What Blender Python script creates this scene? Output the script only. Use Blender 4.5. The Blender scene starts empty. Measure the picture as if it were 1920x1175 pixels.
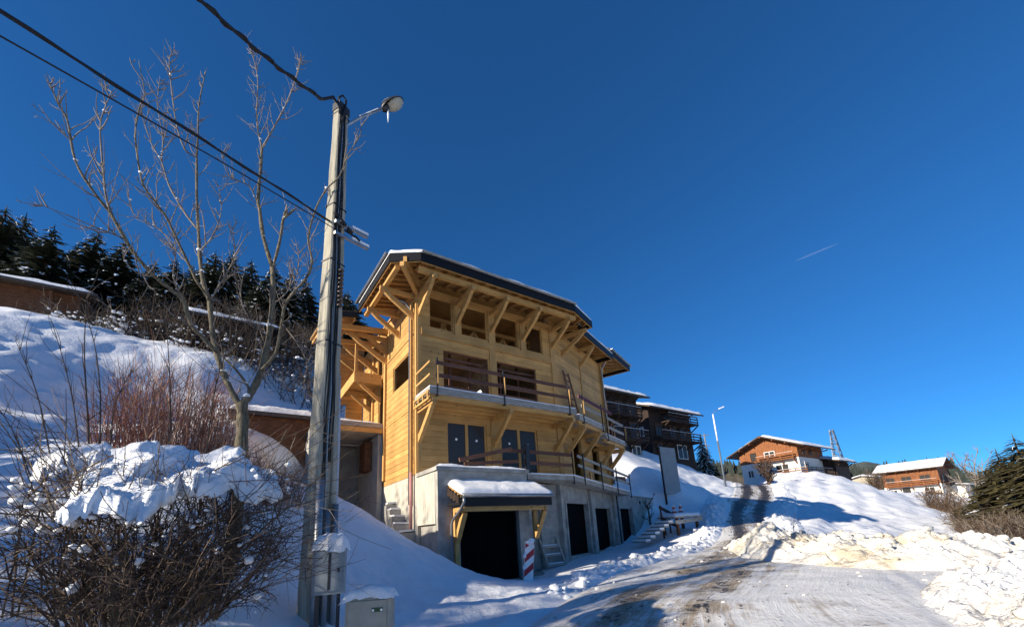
import bpy, bmesh, math, random
import numpy as np
from mathutils import Vector, Matrix, Euler

SC = bpy.context.scene
COL = SC.collection
R = math.radians

# ------------------------------------------------------------------ camera
F_PX, PX0, PY0 = 769.46, 960.0, 808.46          # focal length and principal point of the 1920 x 1175 photograph
PITCH, ROLL, AZ = R(13.684), R(-3.3526), R(55.339)
cp, sp = math.cos(PITCH), math.sin(PITCH)
_R = np.array([[1, 0, 0], [0, sp, -cp], [0, cp, sp]])
_c, _s = math.cos(ROLL), math.sin(ROLL)
CR = np.array([[_c, -_s, 0], [_s, _c, 0], [0, 0, 1]]) @ _R      # world -> (right, down, forward)

cam_data = bpy.data.cameras.new('camera')
cam = bpy.data.objects.new('camera', cam_data)
COL.objects.link(cam)
SC.camera = cam
m = Matrix(((CR[0][0], -CR[1][0], -CR[2][0], 0), (CR[0][1], -CR[1][1], -CR[2][1], 0), (CR[0][2], -CR[1][2], -CR[2][2], 0), (0, 0, 0, 1)))
cam.matrix_world = m                              # the eye is the origin: ground near it lies at z = -1.6
cam_data.sensor_fit = 'HORIZONTAL'
cam_data.sensor_width = 36.0
cam_data.lens = 36.0 * F_PX / 1920
cam_data.shift_x = 0
cam_data.shift_y = (PY0 - 587.5) / 1920
cam_data.clip_start = 0.05
cam_data.clip_end = 6000

# ------------------------------------------------------------------ sky, sun, exposure
SUN_EL, SUN_AZ = R(20.5), R(57.5 + 180)           # azimuth clockwise from +Y
world = bpy.data.worlds.new('World')
SC.world = world
world.use_nodes = True
nt = world.node_tree
nt.nodes.clear()
sky = nt.nodes.new('ShaderNodeTexSky')
sky.sky_type = 'NISHITA'
sky.sun_disc = False
sky.sun_elevation = SUN_EL
sky.sun_rotation = SUN_AZ
sky.altitude = 1500
sky.air_density = 1.0
sky.dust_density = 0.0
sky.ozone_density = 8.0
bg = nt.nodes.new('ShaderNodeBackground')
bg.inputs['Strength'].default_value = 0.076
out = nt.nodes.new('ShaderNodeOutputWorld')
tint = nt.nodes.new('ShaderNodeMix'); tint.data_type = 'RGBA'; tint.blend_type = 'MULTIPLY'; tint.inputs['Factor'].default_value = 1
tint.inputs[7].default_value = (.40, 1.0, 1.33, 1)                 # the deep winter blue the phone recorded, the same over the whole sky
gm_ = nt.nodes.new('ShaderNodeGamma'); gm_.inputs['Gamma'].default_value = .86
nt.links.new(sky.outputs[0], gm_.inputs[0]); nt.links.new(gm_.outputs[0], tint.inputs[6])
nt.links.new(tint.outputs[2], bg.inputs[0])
nt.links.new(bg.outputs[0], out.inputs[0])

sl = bpy.data.lights.new('sun', 'SUN')
sl.energy = 5.0
sl.angle = R(0.53)
sl.color = (1.0, 0.895, 0.73)
sun = bpy.data.objects.new('sun', sl)
COL.objects.link(sun)
sdir = Vector((math.sin(SUN_AZ) * math.cos(SUN_EL), math.cos(SUN_AZ) * math.cos(SUN_EL), math.sin(SUN_EL)))
sun.rotation_euler = sdir.to_track_quat('Z', 'Y').to_euler()
sun.location = sdir * 60

SC.view_settings.view_transform = 'Standard'
SC.view_settings.look = 'None'
SC.view_settings.exposure = 0.78
SC.view_settings.gamma = 1.0
SC.view_settings.use_curve_mapping = False
SC.cycles.max_bounces = 8
SC.cycles.diffuse_bounces = 6
SC.cycles.use_adaptive_sampling = True
SC.cycles.use_denoising = True

# ------------------------------------------------------------------ pixel helpers
def ray(px, py):
    return CR.T @ np.array([(px - PX0) / F_PX, (py - PY0) / F_PX, 1.0])
def at(px, py, d):                                # the point seen at a pixel, d metres away on the level
    v = ray(px, py)
    return Vector(v * (d / math.hypot(v[0], v[1])))

# ------------------------------------------------------------------ noise
def _h(ix, iy, s):
    n = (ix * 374761393 + iy * 668265263 + s * 974634777) & 0xFFFFFFFF
    n = ((n ^ (n >> 13)) * 1274126177) & 0xFFFFFFFF
    return ((n ^ (n >> 16)) & 0xFFFFFF) / float(0xFFFFFF)
def vnoise(x, y, s=0):
    x = np.asarray(x, float); y = np.asarray(y, float)
    ix = np.floor(x).astype(np.int64); iy = np.floor(y).astype(np.int64)
    fx = x - ix; fy = y - iy
    fx = fx * fx * (3 - 2 * fx); fy = fy * fy * (3 - 2 * fy)
    a = _h(ix, iy, s); b = _h(ix + 1, iy, s); c = _h(ix, iy + 1, s); d = _h(ix + 1, iy + 1, s)
    return (a + (b - a) * fx) * (1 - fy) + (c + (d - c) * fx) * fy - 0.5
def fbm(x, y, s=0, o=4):
    t = 0; a = 1.0
    for k in range(o):
        t = t + a * vnoise(np.asarray(x) * 2 ** k + 17.3 * k, np.asarray(y) * 2 ** k - 9.1 * k, s + k); a *= .5
    return t

# ------------------------------------------------------------------ mesh builder
class MB:
    def __init__(self, off=(0, 0, 0)):
        self.v = []; self.f = []; self.m = []; self.off = off
    def add(self, vs, fs, mi=0):
        b = len(self.v)
        ox, oy, oz = self.off
        self.v.extend((p[0] - ox, p[1] - oy, p[2] - oz) for p in vs)
        for f in fs:
            self.f.append([i + b for i in f]); self.m.append(mi)
        return self
    def box(self, x0, x1, y0, y1, z0, z1, mi=0):
        if x0 > x1: x0, x1 = x1, x0
        if y0 > y1: y0, y1 = y1, y0
        if z0 > z1: z0, z1 = z1, z0
        vs = [(x, y, z) for z in (z0, z1) for x, y in ((x0, y0), (x1, y0), (x1, y1), (x0, y1))]
        return self.add(vs, [(3, 2, 1, 0), (4, 5, 6, 7), (0, 1, 5, 4), (1, 2, 6, 5), (2, 3, 7, 6), (3, 0, 4, 7)], mi)
    def beam(self, p, q, w, h, up=(0, 0, 1), mi=0, ch=0.0):
        p = Vector(p); q = Vector(q); d = (q - p).normalized(); up = Vector(up)
        sd = d.cross(up)
        if sd.length < 1e-4: sd = d.cross(Vector((1, 0, 0)))
        sd.normalize(); u2 = sd.cross(d).normalized()
        if ch:
            pr = [(-w/2+ch, -h/2), (w/2-ch, -h/2), (w/2, -h/2+ch), (w/2, h/2-ch), (w/2-ch, h/2), (-w/2+ch, h/2), (-w/2, h/2-ch), (-w/2, -h/2+ch)]
        else:
            pr = [(-w/2, -h/2), (w/2, -h/2), (w/2, h/2), (-w/2, h/2)]
        n = len(pr)
        vs = [e + sd * a + u2 * b for e in (p, q) for a, b in pr]
        fs = [(i, (i+1) % n, n + (i+1) % n, n + i) for i in range(n)] + [tuple(range(n))[::-1], tuple(range(n, 2*n))]
        return self.add(vs, fs, mi)
    def tube(self, pts, rad, n=6, mi=0, cap=True):
        pts = [Vector(p) for p in pts]; k = len(pts)
        if not hasattr(rad, '__len__'): rad = [rad] * k
        vs = []
        ref = None
        for i in range(k):
            d = (pts[min(i+1, k-1)] - pts[max(i-1, 0)])
            if d.length < 1e-7: d = Vector((0, 0, 1))
            d.normalize()
            if ref is None:
                ref = d.cross(Vector((0.31, 0.17, 1)))
                if ref.length < .05: ref = d.cross(Vector((1, 0, 0)))
            a = (ref - d * ref.dot(d)).normalized(); ref = a; b = d.cross(a)
            for j in range(n):
                t = 2 * math.pi * j / n
                vs.append(pts[i] + (a * math.cos(t) + b * math.sin(t)) * rad[i])
        fs = []
        for i in range(k-1):
            for j in range(n):
                fs.append((i*n+j, i*n+(j+1) % n, (i+1)*n+(j+1) % n, (i+1)*n+j))
        if cap: fs += [tuple(range(n))[::-1], tuple(range((k-1)*n, k*n))]
        return self.add(vs, fs, mi)
    def prism(self, poly, z0, z1, mi=0):           # poly: (x, y) counter-clockwise; z0/z1 numbers or lists
        n = len(poly)
        a = z0 if hasattr(z0, '__len__') else [z0]*n
        b = z1 if hasattr(z1, '__len__') else [z1]*n
        vs = [(x, y, a[i]) for i, (x, y) in enumerate(poly)] + [(x, y, b[i]) for i, (x, y) in enumerate(poly)]
        fs = [(i, (i+1) % n, n+(i+1) % n, n+i) for i in range(n)] + [tuple(range(n))[::-1], tuple(range(n, 2*n))]
        return self.add(vs, fs, mi)
    def grid(self, P, mi=0, flip=False):           # P[i][j] points
        a, b = len(P), len(P[0])
        vs = [p for r in P for p in r]
        fs = [(i*b+j, (i+1)*b+j, (i+1)*b+j+1, i*b+j+1) if not flip else (i*b+j, i*b+j+1, (i+1)*b+j+1, (i+1)*b+j) for i in range(a-1) for j in range(b-1)]
        return self.add(vs, fs, mi)
    def mesh(self, name, mats, smooth=False):
        me = bpy.data.meshes.new(name)
        me.from_pydata([tuple(p) for p in self.v], [], self.f)
        for mt in mats if isinstance(mats, (list, tuple)) else [mats]: me.materials.append(mt)
        if any(self.m): me.polygons.foreach_set('material_index', self.m)
        if smooth: me.polygons.foreach_set('use_smooth', [True] * len(me.polygons))
        me.update()
        return me
    def build(self, name, mats, parent=None, smooth=False):
        return link(name, self.mesh(name, mats, smooth), parent)

def link(name, me, parent=None):
    o = bpy.data.objects.new(name, me)
    COL.objects.link(o)
    if parent is not None: o.parent = parent
    return o
def tag(o, label, cat, group=None, kind=None):
    if label: o['label'] = label
    if cat: o['category'] = cat
    if group: o['group'] = group
    if kind: o['kind'] = kind
    return o
def empty(name, loc, rz=0.0):
    o = bpy.data.objects.new(name, None)
    COL.objects.link(o)
    o.location = loc; o.rotation_euler = (0, 0, rz); o.empty_display_size = .2
    return o
def struct(o): o['kind'] = 'structure'; return o

# ------------------------------------------------------------------ materials
def mat(name, col, rough=0.7, metal=0.0, var=0.0, scale=6.0, stretch=(1, 1, 1), bump=0.0, bscale=40.0, spec=0.35, col2=None, rnd=0.0, coord='Object', detail=5, knots=0):
    mt = bpy.data.materials.new(name); mt.use_nodes = True
    t = mt.node_tree; b = t.nodes['Principled BSDF']
    b.inputs['Roughness'].default_value = rough
    b.inputs['Metallic'].default_value = metal
    b.inputs['Specular IOR Level'].default_value = spec
    if not (var or col2 or bump or rnd):
        b.inputs['Base Color'].default_value = (*col, 1); return mt
    tc = t.nodes.new('ShaderNodeTexCoord'); mp = t.nodes.new('ShaderNodeMapping')
    mp.inputs['Scale'].default_value = stretch
    t.links.new(tc.outputs[coord], mp.inputs['Vector'])
    no = t.nodes.new('ShaderNodeTexNoise'); no.inputs['Scale'].default_value = scale; no.inputs['Detail'].default_value = detail
    no.inputs['Roughness'].default_value = .6
    t.links.new(mp.outputs[0], no.inputs['Vector'])
    rp = t.nodes.new('ShaderNodeValToRGB')
    c2 = col2 if col2 else tuple(c * (1 - var) for c in col)
    c1 = col if col2 else tuple(min(1, c * (1 + var * .6)) for c in col)
    rp.color_ramp.elements[0].position = .34; rp.color_ramp.elements[0].color = (*c2, 1)
    rp.color_ramp.elements[1].position = .66; rp.color_ramp.elements[1].color = (*c1, 1)
    t.links.new(no.outputs['Fac'], rp.inputs['Fac'])
    src = rp.outputs['Color']
    if knots:
        vo = t.nodes.new('ShaderNodeTexVoronoi'); vo.inputs['Scale'].default_value = knots; t.links.new(tc.outputs[coord], vo.inputs['Vector'])
        kr = t.nodes.new('ShaderNodeMapRange'); kr.inputs['From Min'].default_value = .06; kr.inputs['From Max'].default_value = .14; kr.inputs['To Min'].default_value = .45; kr.inputs['To Max'].default_value = 1
        t.links.new(vo.outputs['Distance'], kr.inputs['Value'])
        st = t.nodes.new('ShaderNodeTexNoise'); st.inputs['Scale'].default_value = .8; st.inputs['Detail'].default_value = 6; t.links.new(tc.outputs[coord], st.inputs['Vector'])
        sr = t.nodes.new('ShaderNodeMapRange'); sr.inputs['From Min'].default_value = .35; sr.inputs['From Max'].default_value = .62; sr.inputs['To Min'].default_value = .80; sr.inputs['To Max'].default_value = 1.06
        t.links.new(st.outputs['Fac'], sr.inputs['Value'])
        mu = t.nodes.new('ShaderNodeMath'); mu.operation = 'MULTIPLY'; t.links.new(kr.outputs[0], mu.inputs[0]); t.links.new(sr.outputs[0], mu.inputs[1])
        h2 = t.nodes.new('ShaderNodeHueSaturation'); t.links.new(mu.outputs[0], h2.inputs['Value']); t.links.new(src, h2.inputs['Color']); src = h2.outputs['Color']
    if rnd:
        oi = t.nodes.new('ShaderNodeObjectInfo'); hs = t.nodes.new('ShaderNodeHueSaturation')
        mr = t.nodes.new('ShaderNodeMapRange'); mr.inputs['To Min'].default_value = 1 - rnd; mr.inputs['To Max'].default_value = 1 + rnd
        t.links.new(oi.outputs['Random'], mr.inputs['Value']); t.links.new(mr.outputs[0], hs.inputs['Value'])
        t.links.new(src, hs.inputs['Color']); src = hs.outputs['Color']
    t.links.new(src, b.inputs['Base Color'])
    if bump:
        n2 = t.nodes.new('ShaderNodeTexNoise'); n2.inputs['Scale'].default_value = bscale; n2.inputs['Detail'].default_value = 6
        t.links.new(mp.outputs[0], n2.inputs['Vector'])
        bp = t.nodes.new('ShaderNodeBump'); bp.inputs['Strength'].default_value = bump; bp.inputs['Distance'].default_value = .05
        t.links.new(n2.outputs['Fac'], bp.inputs['Height']); t.links.new(bp.outputs[0], b.inputs['Normal'])
    return mt

SPR = (.60, .352, .118); SPR2 = (.46, .248, .074)
WX = mat('spruce_x', SPR, .62, scale=7, stretch=(.22, 3, 3.6), col2=SPR2, rnd=.17, bump=.12, bscale=20, knots=2.6)
WY = mat('spruce_y', SPR, .62, scale=7, stretch=(3, .22, 3.6), col2=SPR2, rnd=.17, bump=.12, bscale=20, knots=2.6)
WZ = mat('spruce_z', (.54, .315, .105), .62, scale=7, stretch=(3, 3, .25), col2=(.39, .215, .07), rnd=.10, bump=.12, bscale=20)
WB = mat('spruce_beam', (.54, .31, .10), .62, scale=5, stretch=(1.2, 1.2, 1.2), col2=(.40, .22, .072), rnd=.08, bump=.1, bscale=30)
WEND = mat('beam_end', (.62, .45, .25), .8, var=.3, scale=20)
WGREY = mat('weathered_board', (.34, .31, .27), .85, var=.4, scale=6, stretch=(.4, 3, 3), bump=.2, rnd=.15)
FORM = mat('brown_shutter_board', (.14, .062, .038), .7, var=.45, scale=5, stretch=(.5, 4, 4), bump=.15, rnd=.2)
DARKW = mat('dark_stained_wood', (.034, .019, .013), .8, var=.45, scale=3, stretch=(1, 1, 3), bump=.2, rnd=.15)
DARKW2 = mat('brown_larch', (.145, .060, .026), .8, var=.45, scale=3, stretch=(1, 1, 3), bump=.2, rnd=.15)
LARCH = mat('orange_larch', (.27, .10, .034), .75, col2=(.15, .052, .018), scale=2.5, stretch=(2, 2, .5), bump=.15, rnd=.15)
CONC = mat('concrete', (.40, .385, .35), .88, scale=2.2, col2=(.235, .225, .205), bump=.25, bscale=25, detail=8)
CONC2 = mat('board_marked_concrete', (.56, .53, .455), .88, scale=3, stretch=(6, 6, .7), col2=(.33, .31, .265), bump=.3, bscale=12, detail=8)
CONCP = mat('pole_concrete', (.42, .39, .31), .85, scale=3, stretch=(4, 4, .35), col2=(.20, .19, .155), bump=.3, bscale=25, detail=8)
RENDER = mat('white_render', (.72, .70, .64), .85, var=.12, scale=4)
STONE = mat('rubble_stone', (.40, .36, .28), .9, var=.5, scale=9, bump=.6, bscale=10)
FASC = mat('black_fascia_metal', (.010, .010, .012), .5, spec=.25)
ZINC = mat('grey_zinc', (.30, .31, .32), .38, metal=.75, var=.2, scale=5)
STEEL = mat('dark_steel', (.05, .05, .055), .5, metal=.6)
GALV = mat('galvanised_steel', (.38, .39, .40), .45, metal=.8, var=.2)
BLACK = mat('black_rubber', (.012, .012, .014), .55)
PVC = mat('pink_pipe', (.45, .22, .20), .5)
RED = mat('red_paint', (.35, .02, .03), .5)
WHITEP = mat('white_paint', (.75, .75, .76), .5, var=.1)
STICK = mat('white_sticker', (.85, .86, .86), .5)
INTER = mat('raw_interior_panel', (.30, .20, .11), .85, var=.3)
GREYBOX = mat('grey_polyester_cabinet', (.30, .33, .34), .55, var=.12, scale=8)
TANBOX = mat('beige_polyester_cabinet', (.30, .295, .255), .55, var=.12, scale=8)
PANEL = mat('grey_site_panel', (.27, .29, .30), .7, var=.1, scale=3)
ROOFT = mat('brown_roof_tile', (.10, .075, .06), .8, var=.4, scale=12, bump=.3)
BARK = mat('pale_bark', (.22, .185, .12), .85, col2=(.075, .062, .043), scale=9, stretch=(3, 3, .8), bump=.5, bscale=22)
TWIG = mat('grey_twig', (.21, .175, .145), .8, var=.4, scale=9)
TWIGD = mat('dark_twig', (.055, .035, .025), .8, var=.4, scale=9)
TWIGR = mat('red_twig', (.30, .125, .08), .75, var=.45, scale=4)
TWIGB = mat('brown_twig', (.10, .065, .042), .8, var=.5, scale=4)
NEED = mat('conifer_needles', (.032, .042, .020), .75, var=.6, scale=2.5)
NEEDO = mat('olive_conifer_needles', (.060, .050, .018), .75, var=.5, scale=2.5)
TRUNKM = mat('conifer_bark', (.09, .06, .04), .9, var=.4, scale=6)
ICE = mat('ice', (.80, .84, .86), .15, spec=.6)
LAMPG = mat('lamp_bowl', (.40, .36, .26), .3, var=.25, scale=8)
PORC = mat('insulator_porcelain', (.055, .04, .035), .25, spec=.6)
PYL = mat('pylon_steel', (.20, .22, .24), .6, metal=.4)

def snowmat(name, col=(.80, .815, .84), col2=None, scale=1.5, bump=.32, bscale=7, fine=38, stretch=(1, 1, 1)):
    mt = bpy.data.materials.new(name); mt.use_nodes = True
    t = mt.node_tree; b = t.nodes['Principled BSDF']
    b.inputs['Roughness'].default_value = .62
    b.inputs['Specular IOR Level'].default_value = .25
    tc = t.nodes.new('ShaderNodeTexCoord'); mp = t.nodes.new('ShaderNodeMapping'); mp.inputs['Scale'].default_value = stretch
    t.links.new(tc.outputs['Object'], mp.inputs[0])
    n1 = t.nodes.new('ShaderNodeTexNoise'); n1.inputs['Scale'].default_value = bscale; n1.inputs['Detail'].default_value = 7
    n2 = t.nodes.new('ShaderNodeTexNoise'); n2.inputs['Scale'].default_value = fine; n2.inputs['Detail'].default_value = 3
    ad = t.nodes.new('ShaderNodeMath'); ad.operation = 'MULTIPLY_ADD'; ad.inputs[1].default_value = .35
    for n in (n1, n2): t.links.new(mp.outputs[0], n.inputs['Vector'])
    t.links.new(n2.outputs['Fac'], ad.inputs[0]); t.links.new(n1.outputs['Fac'], ad.inputs[2])
    bp = t.nodes.new('ShaderNodeBump'); bp.inputs['Strength'].default_value = bump; bp.inputs['Distance'].default_value = .10
    t.links.new(ad.outputs[0], bp.inputs['Height']); t.links.new(bp.outputs[0], b.inputs['Normal'])
    n3 = t.nodes.new('ShaderNodeTexNoise'); n3.inputs['Scale'].default_value = scale; n3.inputs['Detail'].default_value = 8; n3.inputs['Roughness'].default_value = .65
    t.links.new(mp.outputs[0], n3.inputs['Vector'])
    rp = t.nodes.new('ShaderNodeValToRGB')
    rp.color_ramp.elements[0].position = .36; rp.color_ramp.elements[0].color = (*(col2 or tuple(c * .93 for c in col)), 1)
    rp.color_ramp.elements[1].position = .56; rp.color_ramp.elements[1].color = (*col, 1)
    t.links.new(n3.outputs['Fac'], rp.inputs['Fac']); t.links.new(rp.outputs[0], b.inputs['Base Color'])
    return mt
SNOW = snowmat('snow')
SNOWR = snowmat('roof_snow', bump=.25, bscale=5)
SNOWD = snowmat('ploughed_snow', (.79, .785, .77), (.66, .60, .51), scale=.55, bump=.7, bscale=9, fine=40)
def glass(name, col=(.045, .045, .045)):
    mt = mat(name, col, .10, spec=.22); return mt
GLASS = glass('dark_window_glass')

# the packed, dirty road surface: snow, brown slush and asphalt showing through in streaks along the wheel tracks
def roadmat():
    mt = bpy.data.materials.new('packed_snow_road'); mt.use_nodes = True
    t = mt.node_tree; b = t.nodes['Principled BSDF']; L = t.links.new
    b.inputs['Roughness'].default_value = .55; b.inputs['Specular IOR Level'].default_value = .4
    at_ = t.nodes.new('ShaderNodeAttribute'); at_.attribute_name = 'road'      # x across (-1..1), y metres along
    sx = t.nodes.new('ShaderNodeSeparateXYZ'); L(at_.outputs['Vector'], sx.inputs[0])
    tc = t.nodes.new('ShaderNodeTexCoord')
    def noise(scale, vec, det=6, ro=.6):
        n = t.nodes.new('ShaderNodeTexNoise'); n.inputs['Scale'].default_value = scale; n.inputs['Detail'].default_value = det; n.inputs['Roughness'].default_value = ro
        L(vec, n.inputs['Vector']); return n.outputs['Fac']
    mp = t.nodes.new('ShaderNodeMapping'); mp.inputs['Scale'].default_value = (1.5, .11, 1)
    L(at_.outputs['Vector'], mp.inputs[0])
    streak = noise(2.2, mp.outputs[0], 8, .68)
    mp2 = t.nodes.new('ShaderNodeMapping'); mp2.inputs['Scale'].default_value = (5.0, .5, 1)
    L(at_.outputs['Vector'], mp2.inputs[0])
    fstreak = noise(2.0, mp2.outputs[0], 7, .7)
    blot = noise(.7, tc.outputs['Object'], 8, .66)
    fine = noise(6.0, tc.outputs['Object'], 7, .72)
    def math_(op, a, b_=None, c=None):
        n = t.nodes.new('ShaderNodeMath'); n.operation = op
        for i, q in enumerate((a, b_, c)):
            if q is None: continue
            if isinstance(q, (int, float)): n.inputs[i].default_value = q
            else: L(q, n.inputs[i])
        return n.outputs[0]
    def ramp(f, p0, p1):
        n = t.nodes.new('ShaderNodeMapRange'); n.inputs['From Min'].default_value = p0; n.inputs['From Max'].default_value = p1
        n.interpolation_type = 'SMOOTHSTEP'; L(f, n.inputs['Value']); return n.outputs[0]
    def gauss(c, w):                                 # a band w metres wide at c metres from the lane's middle
        d = math_('SUBTRACT', sx.outputs['X'], c); d = math_('DIVIDE', d, w); d = math_('MULTIPLY', d, d)
        return math_('POWER', 2.718, math_('MULTIPLY', d, -1.0))
    trk = math_('ADD', gauss(-.78, .42), gauss(.78, .42))
    band = gauss(0.0, 2.3)
    far = ramp(sx.outputs['Y'], 15.0, 26.0)
    dirt_f = math_('ADD', math_('MULTIPLY', blot, .50), math_('MULTIPLY', streak, .50))
    dirt_f = math_('ADD', dirt_f, math_('MULTIPLY', band, .12))
    dirt_f = math_('ADD', dirt_f, math_('MULTIPLY', trk, .05))
    dirt = ramp(dirt_f, .545, .70)
    asp_f = math_('ADD', math_('MULTIPLY', fstreak, .50), math_('MULTIPLY', fine, .50))
    asp_f = math_('ADD', asp_f, math_('MULTIPLY', trk, math_('ADD', math_('MULTIPLY', far, .12), .075)))
    asp_f = math_('ADD', asp_f, math_('MULTIPLY', band, math_('MULTIPLY', far, .05)))
    asp_f = math_('ADD', asp_f, math_('MULTIPLY', math_('SUBTRACT', blot, .5), .25))
    asp = ramp(asp_f, .585, .635)
    def mix(f, a, c):
        n = t.nodes.new('ShaderNodeMix'); n.data_type = 'RGBA'; L(f, n.inputs['Factor'])
        for i, q in ((6, a), (7, c)):
            if isinstance(q, tuple): n.inputs[i].default_value = (*q, 1)
            else: L(q, n.inputs[i])
        return n.outputs[2]
    c = mix(dirt, (.74, .735, .72), (.33, .25, .155))
    c = mix(math_('MULTIPLY', ramp(fstreak, .48, .62), .55), c, (.76, .755, .74))
    c = mix(math_('MULTIPLY', ramp(fine, .54, .66), .5), c, (.36, .30, .22))
    c = mix(asp, c, (.050, .043, .037))
    L(c, b.inputs['Base Color'])
    bp = t.nodes.new('ShaderNodeBump'); bp.inputs['Strength'].default_value = .6; bp.inputs['Distance'].default_value = .05
    L(math_('ADD', fine, fstreak), bp.inputs['Height']); L(bp.outputs[0], b.inputs['Normal'])
    return mt
ROADM = roadmat()

# ------------------------------------------------------------------ terrain
CX, CY = -3.62657, 15.26016                        # the near corner of the new house
UX, UY = math.sin(AZ), math.cos(AZ)                # along its front wall
def HW(s, w):                                      # house plan -> world plan
    return CX + s * UX - w * UY, CY + s * UY + w * UX
CP = []
def G(px, py, d, dz=0.0):
    p = at(px, py, d); CP.append((p.x, p.y, p.z + dz))
def Z(x, y, z): CP.append((x, y, z))
# road
for x, y, z in [(0, 0, -1.6), (4, -4, -1.65), (-2, 4, -1.5), (3, 4, -1.5), (8, 2, -1.55), (2.5, 9, -1.38), (7, 8, -1.4), (6, 13, -1.3), (9.5, 14, -1.28), (4.5, 17, -1.3), (9, 21, -.75), (12.5, 21, -.7), (16, 30, .35), (15, 32, .6), (21, 38, 1.65), (19, 39, 1.7), (25.5, 44, 2.35), (30, 53, 3.75), (34, 61, 4.2), (38, 68, 4.2)]: Z(x, y, z)
# left bank, hill
for q in [(0, 1175, 6.5), (300, 1175, 6.5), (540, 1165, 6.9), (660, 1170, 7.2), (735, 1175, 7.6), (0, 1000, 9), (0, 850, 14), (0, 700, 23), (0, 575, 34), (100, 600, 33), (200, 620, 33), (300, 645, 31), (420, 690, 27), (560, 760, 26), (560, 850, 21), (600, 925, 12.4), (560, 935, 11.2), (560, 1010, 9.2), (450, 900, 10), (300, 930, 9.2), (300, 820, 14), (430, 780, 19), (200, 1040, 7.5), (640, 932, 12.8), (700, 970, 12.4), (780, 1013, 12.0), (850, 1049, 11.8), (930, 1080, 12.0), (985, 1089, 12.9), (640, 1000, 10.6), (640, 1080, 9), (800, 1110, 9.6), (720, 1060, 10.2), (900, 1120, 9.3), (1040, 1078, 13.0), (1100, 1100, 10.8)]: G(*q)
Z(*HW(.5, -2.9), -1.62); Z(*HW(2, -2.6), -1.64); Z(*HW(3.5, -2.6), -1.62); Z(*HW(2, -1), -1.64); Z(*HW(2, 2), -1.64); Z(*HW(6, -1.0), -1.5); Z(*HW(8, 0.2), -1.32); Z(*HW(11.3, 1.5), -1.3); Z(*HW(14.6, 2.9), -1.2)
Z(*HW(-.6, -.6), -.3); Z(*HW(-1.2, 1), .2); Z(*HW(-1.2, 4), .7); Z(*HW(-1.2, 7), 1.0); Z(*HW(-3.2, 5), 1.0); Z(*HW(-6.2, 3), 2.2); Z(*HW(-8, 8), 5.0); Z(*HW(-4, 12), 6.6); Z(*HW(3, 14), 6); Z(*HW(9, 12), 5.0)
Z(*HW(17.6, 3.9), -.5); Z(*HW(20.6, 5.1), .25); Z(*HW(17, 6.6), 2.3); Z(*HW(21, 8.0), 2.9)
# bank right of the house, slope below the dark chalets
for q in [(1180, 868, 36), (1270, 915, 34), (1205, 897, 33), (1300, 882, 52), (1230, 852, 52), (1370, 902, 55), (1330, 922, 42), (1290, 990, 27), (1240, 985, 26), (1250, 958, 30), (1355, 950, 36)]: G(*q)
# right field
for q in [(1480, 905, 60), (1530, 900, 64), (1600, 917, 64), (1700, 942, 60), (1800, 978, 53), (1900, 1005, 46), (1500, 955, 42), (1600, 983, 36), (1700, 1004, 37), (1800, 1020, 33), (1900, 1045, 28), (1650, 927, 90), (1760, 948, 88), (1860, 958, 90), (1720, 923, 100), (1440, 893, 78), (1540, 888, 78), (1880, 990, 64), (1800, 965, 70)]: G(*q)
for x, y, z in [(14, 14, -1.5), (17, 8, -1.9), (25, 5, -3.2), (14, -8, -2.4), (40, 20, -4), (60, 40, -4.5), (-6, -3, -1.3), (-12, 2, .6), (-18, 0, 2.6), (-30, 2, 7.5), (-30, 20, 11.5), (-12, -12, -.8), (-30, -15, 4), (0, -20, -2.4), (-40, 30, 17.5), (-25, 45, 19), (-10, 45, 15), (10, 50, 10.5), (25, 75, 9.5), (-60, 10, 22), (-10, 30, 10.5), (2, 30, 6), (60, 90, 2), (90, 70, -3), (40, 95, 7), (0, 90, 22), (-60, 70, 36), (95, 20, -9), (70, -30, -9), (-70, -40, 14)]: Z(x, y, z)
CPA = np.array(CP)
def _tps_fit(P, lam=0.02):
    n = len(P); d2 = ((P[:, None, :2] - P[None, :, :2]) ** 2).sum(-1)
    K = np.where(d2 > 0, .5 * d2 * np.log(d2 + 1e-12), 0) / 100.0 + np.eye(n) * lam
    A = np.zeros((n + 3, n + 3)); A[:n, :n] = K; A[:n, n] = 1; A[:n, n+1:] = P[:, :2]; A[n:, :n] = A[:n, n:].T
    return np.linalg.solve(A, np.concatenate([P[:, 2], np.zeros(3)]))
TPS = _tps_fit(CPA)
def base_z(x, y):
    x = np.asarray(x, float); y = np.asarray(y, float)
    d = np.hypot(x, y); k = np.where(d > 105, 105 / np.maximum(d, 1e-6), 1.0)
    xx, yy = (x * k).ravel(), (y * k).ravel()
    z = np.empty(len(xx))
    for i in range(0, len(xx), 20000):
        a, b = xx[i:i+20000], yy[i:i+20000]
        d2 = (a[:, None] - CPA[None, :, 0]) ** 2 + (b[:, None] - CPA[None, :, 1]) ** 2
        z[i:i+20000] = (np.where(d2 > 0, .5 * d2 * np.log(d2 + 1e-12), 0) / 100.0) @ TPS[:-3] + TPS[-3] + TPS[-2] * a + TPS[-1] * b
    z = z.reshape(x.shape)
    az = np.degrees(np.arctan2(x, y))
    far = np.maximum(d - 105, 0)
    slope = np.interp(az, [-180, -70, -20, 15, 30, 60, 120, 180], [0, .12, .10, .03, -.03, -.03, -.02, 0])
    return z + far * slope * np.exp(-far / 900)
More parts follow.
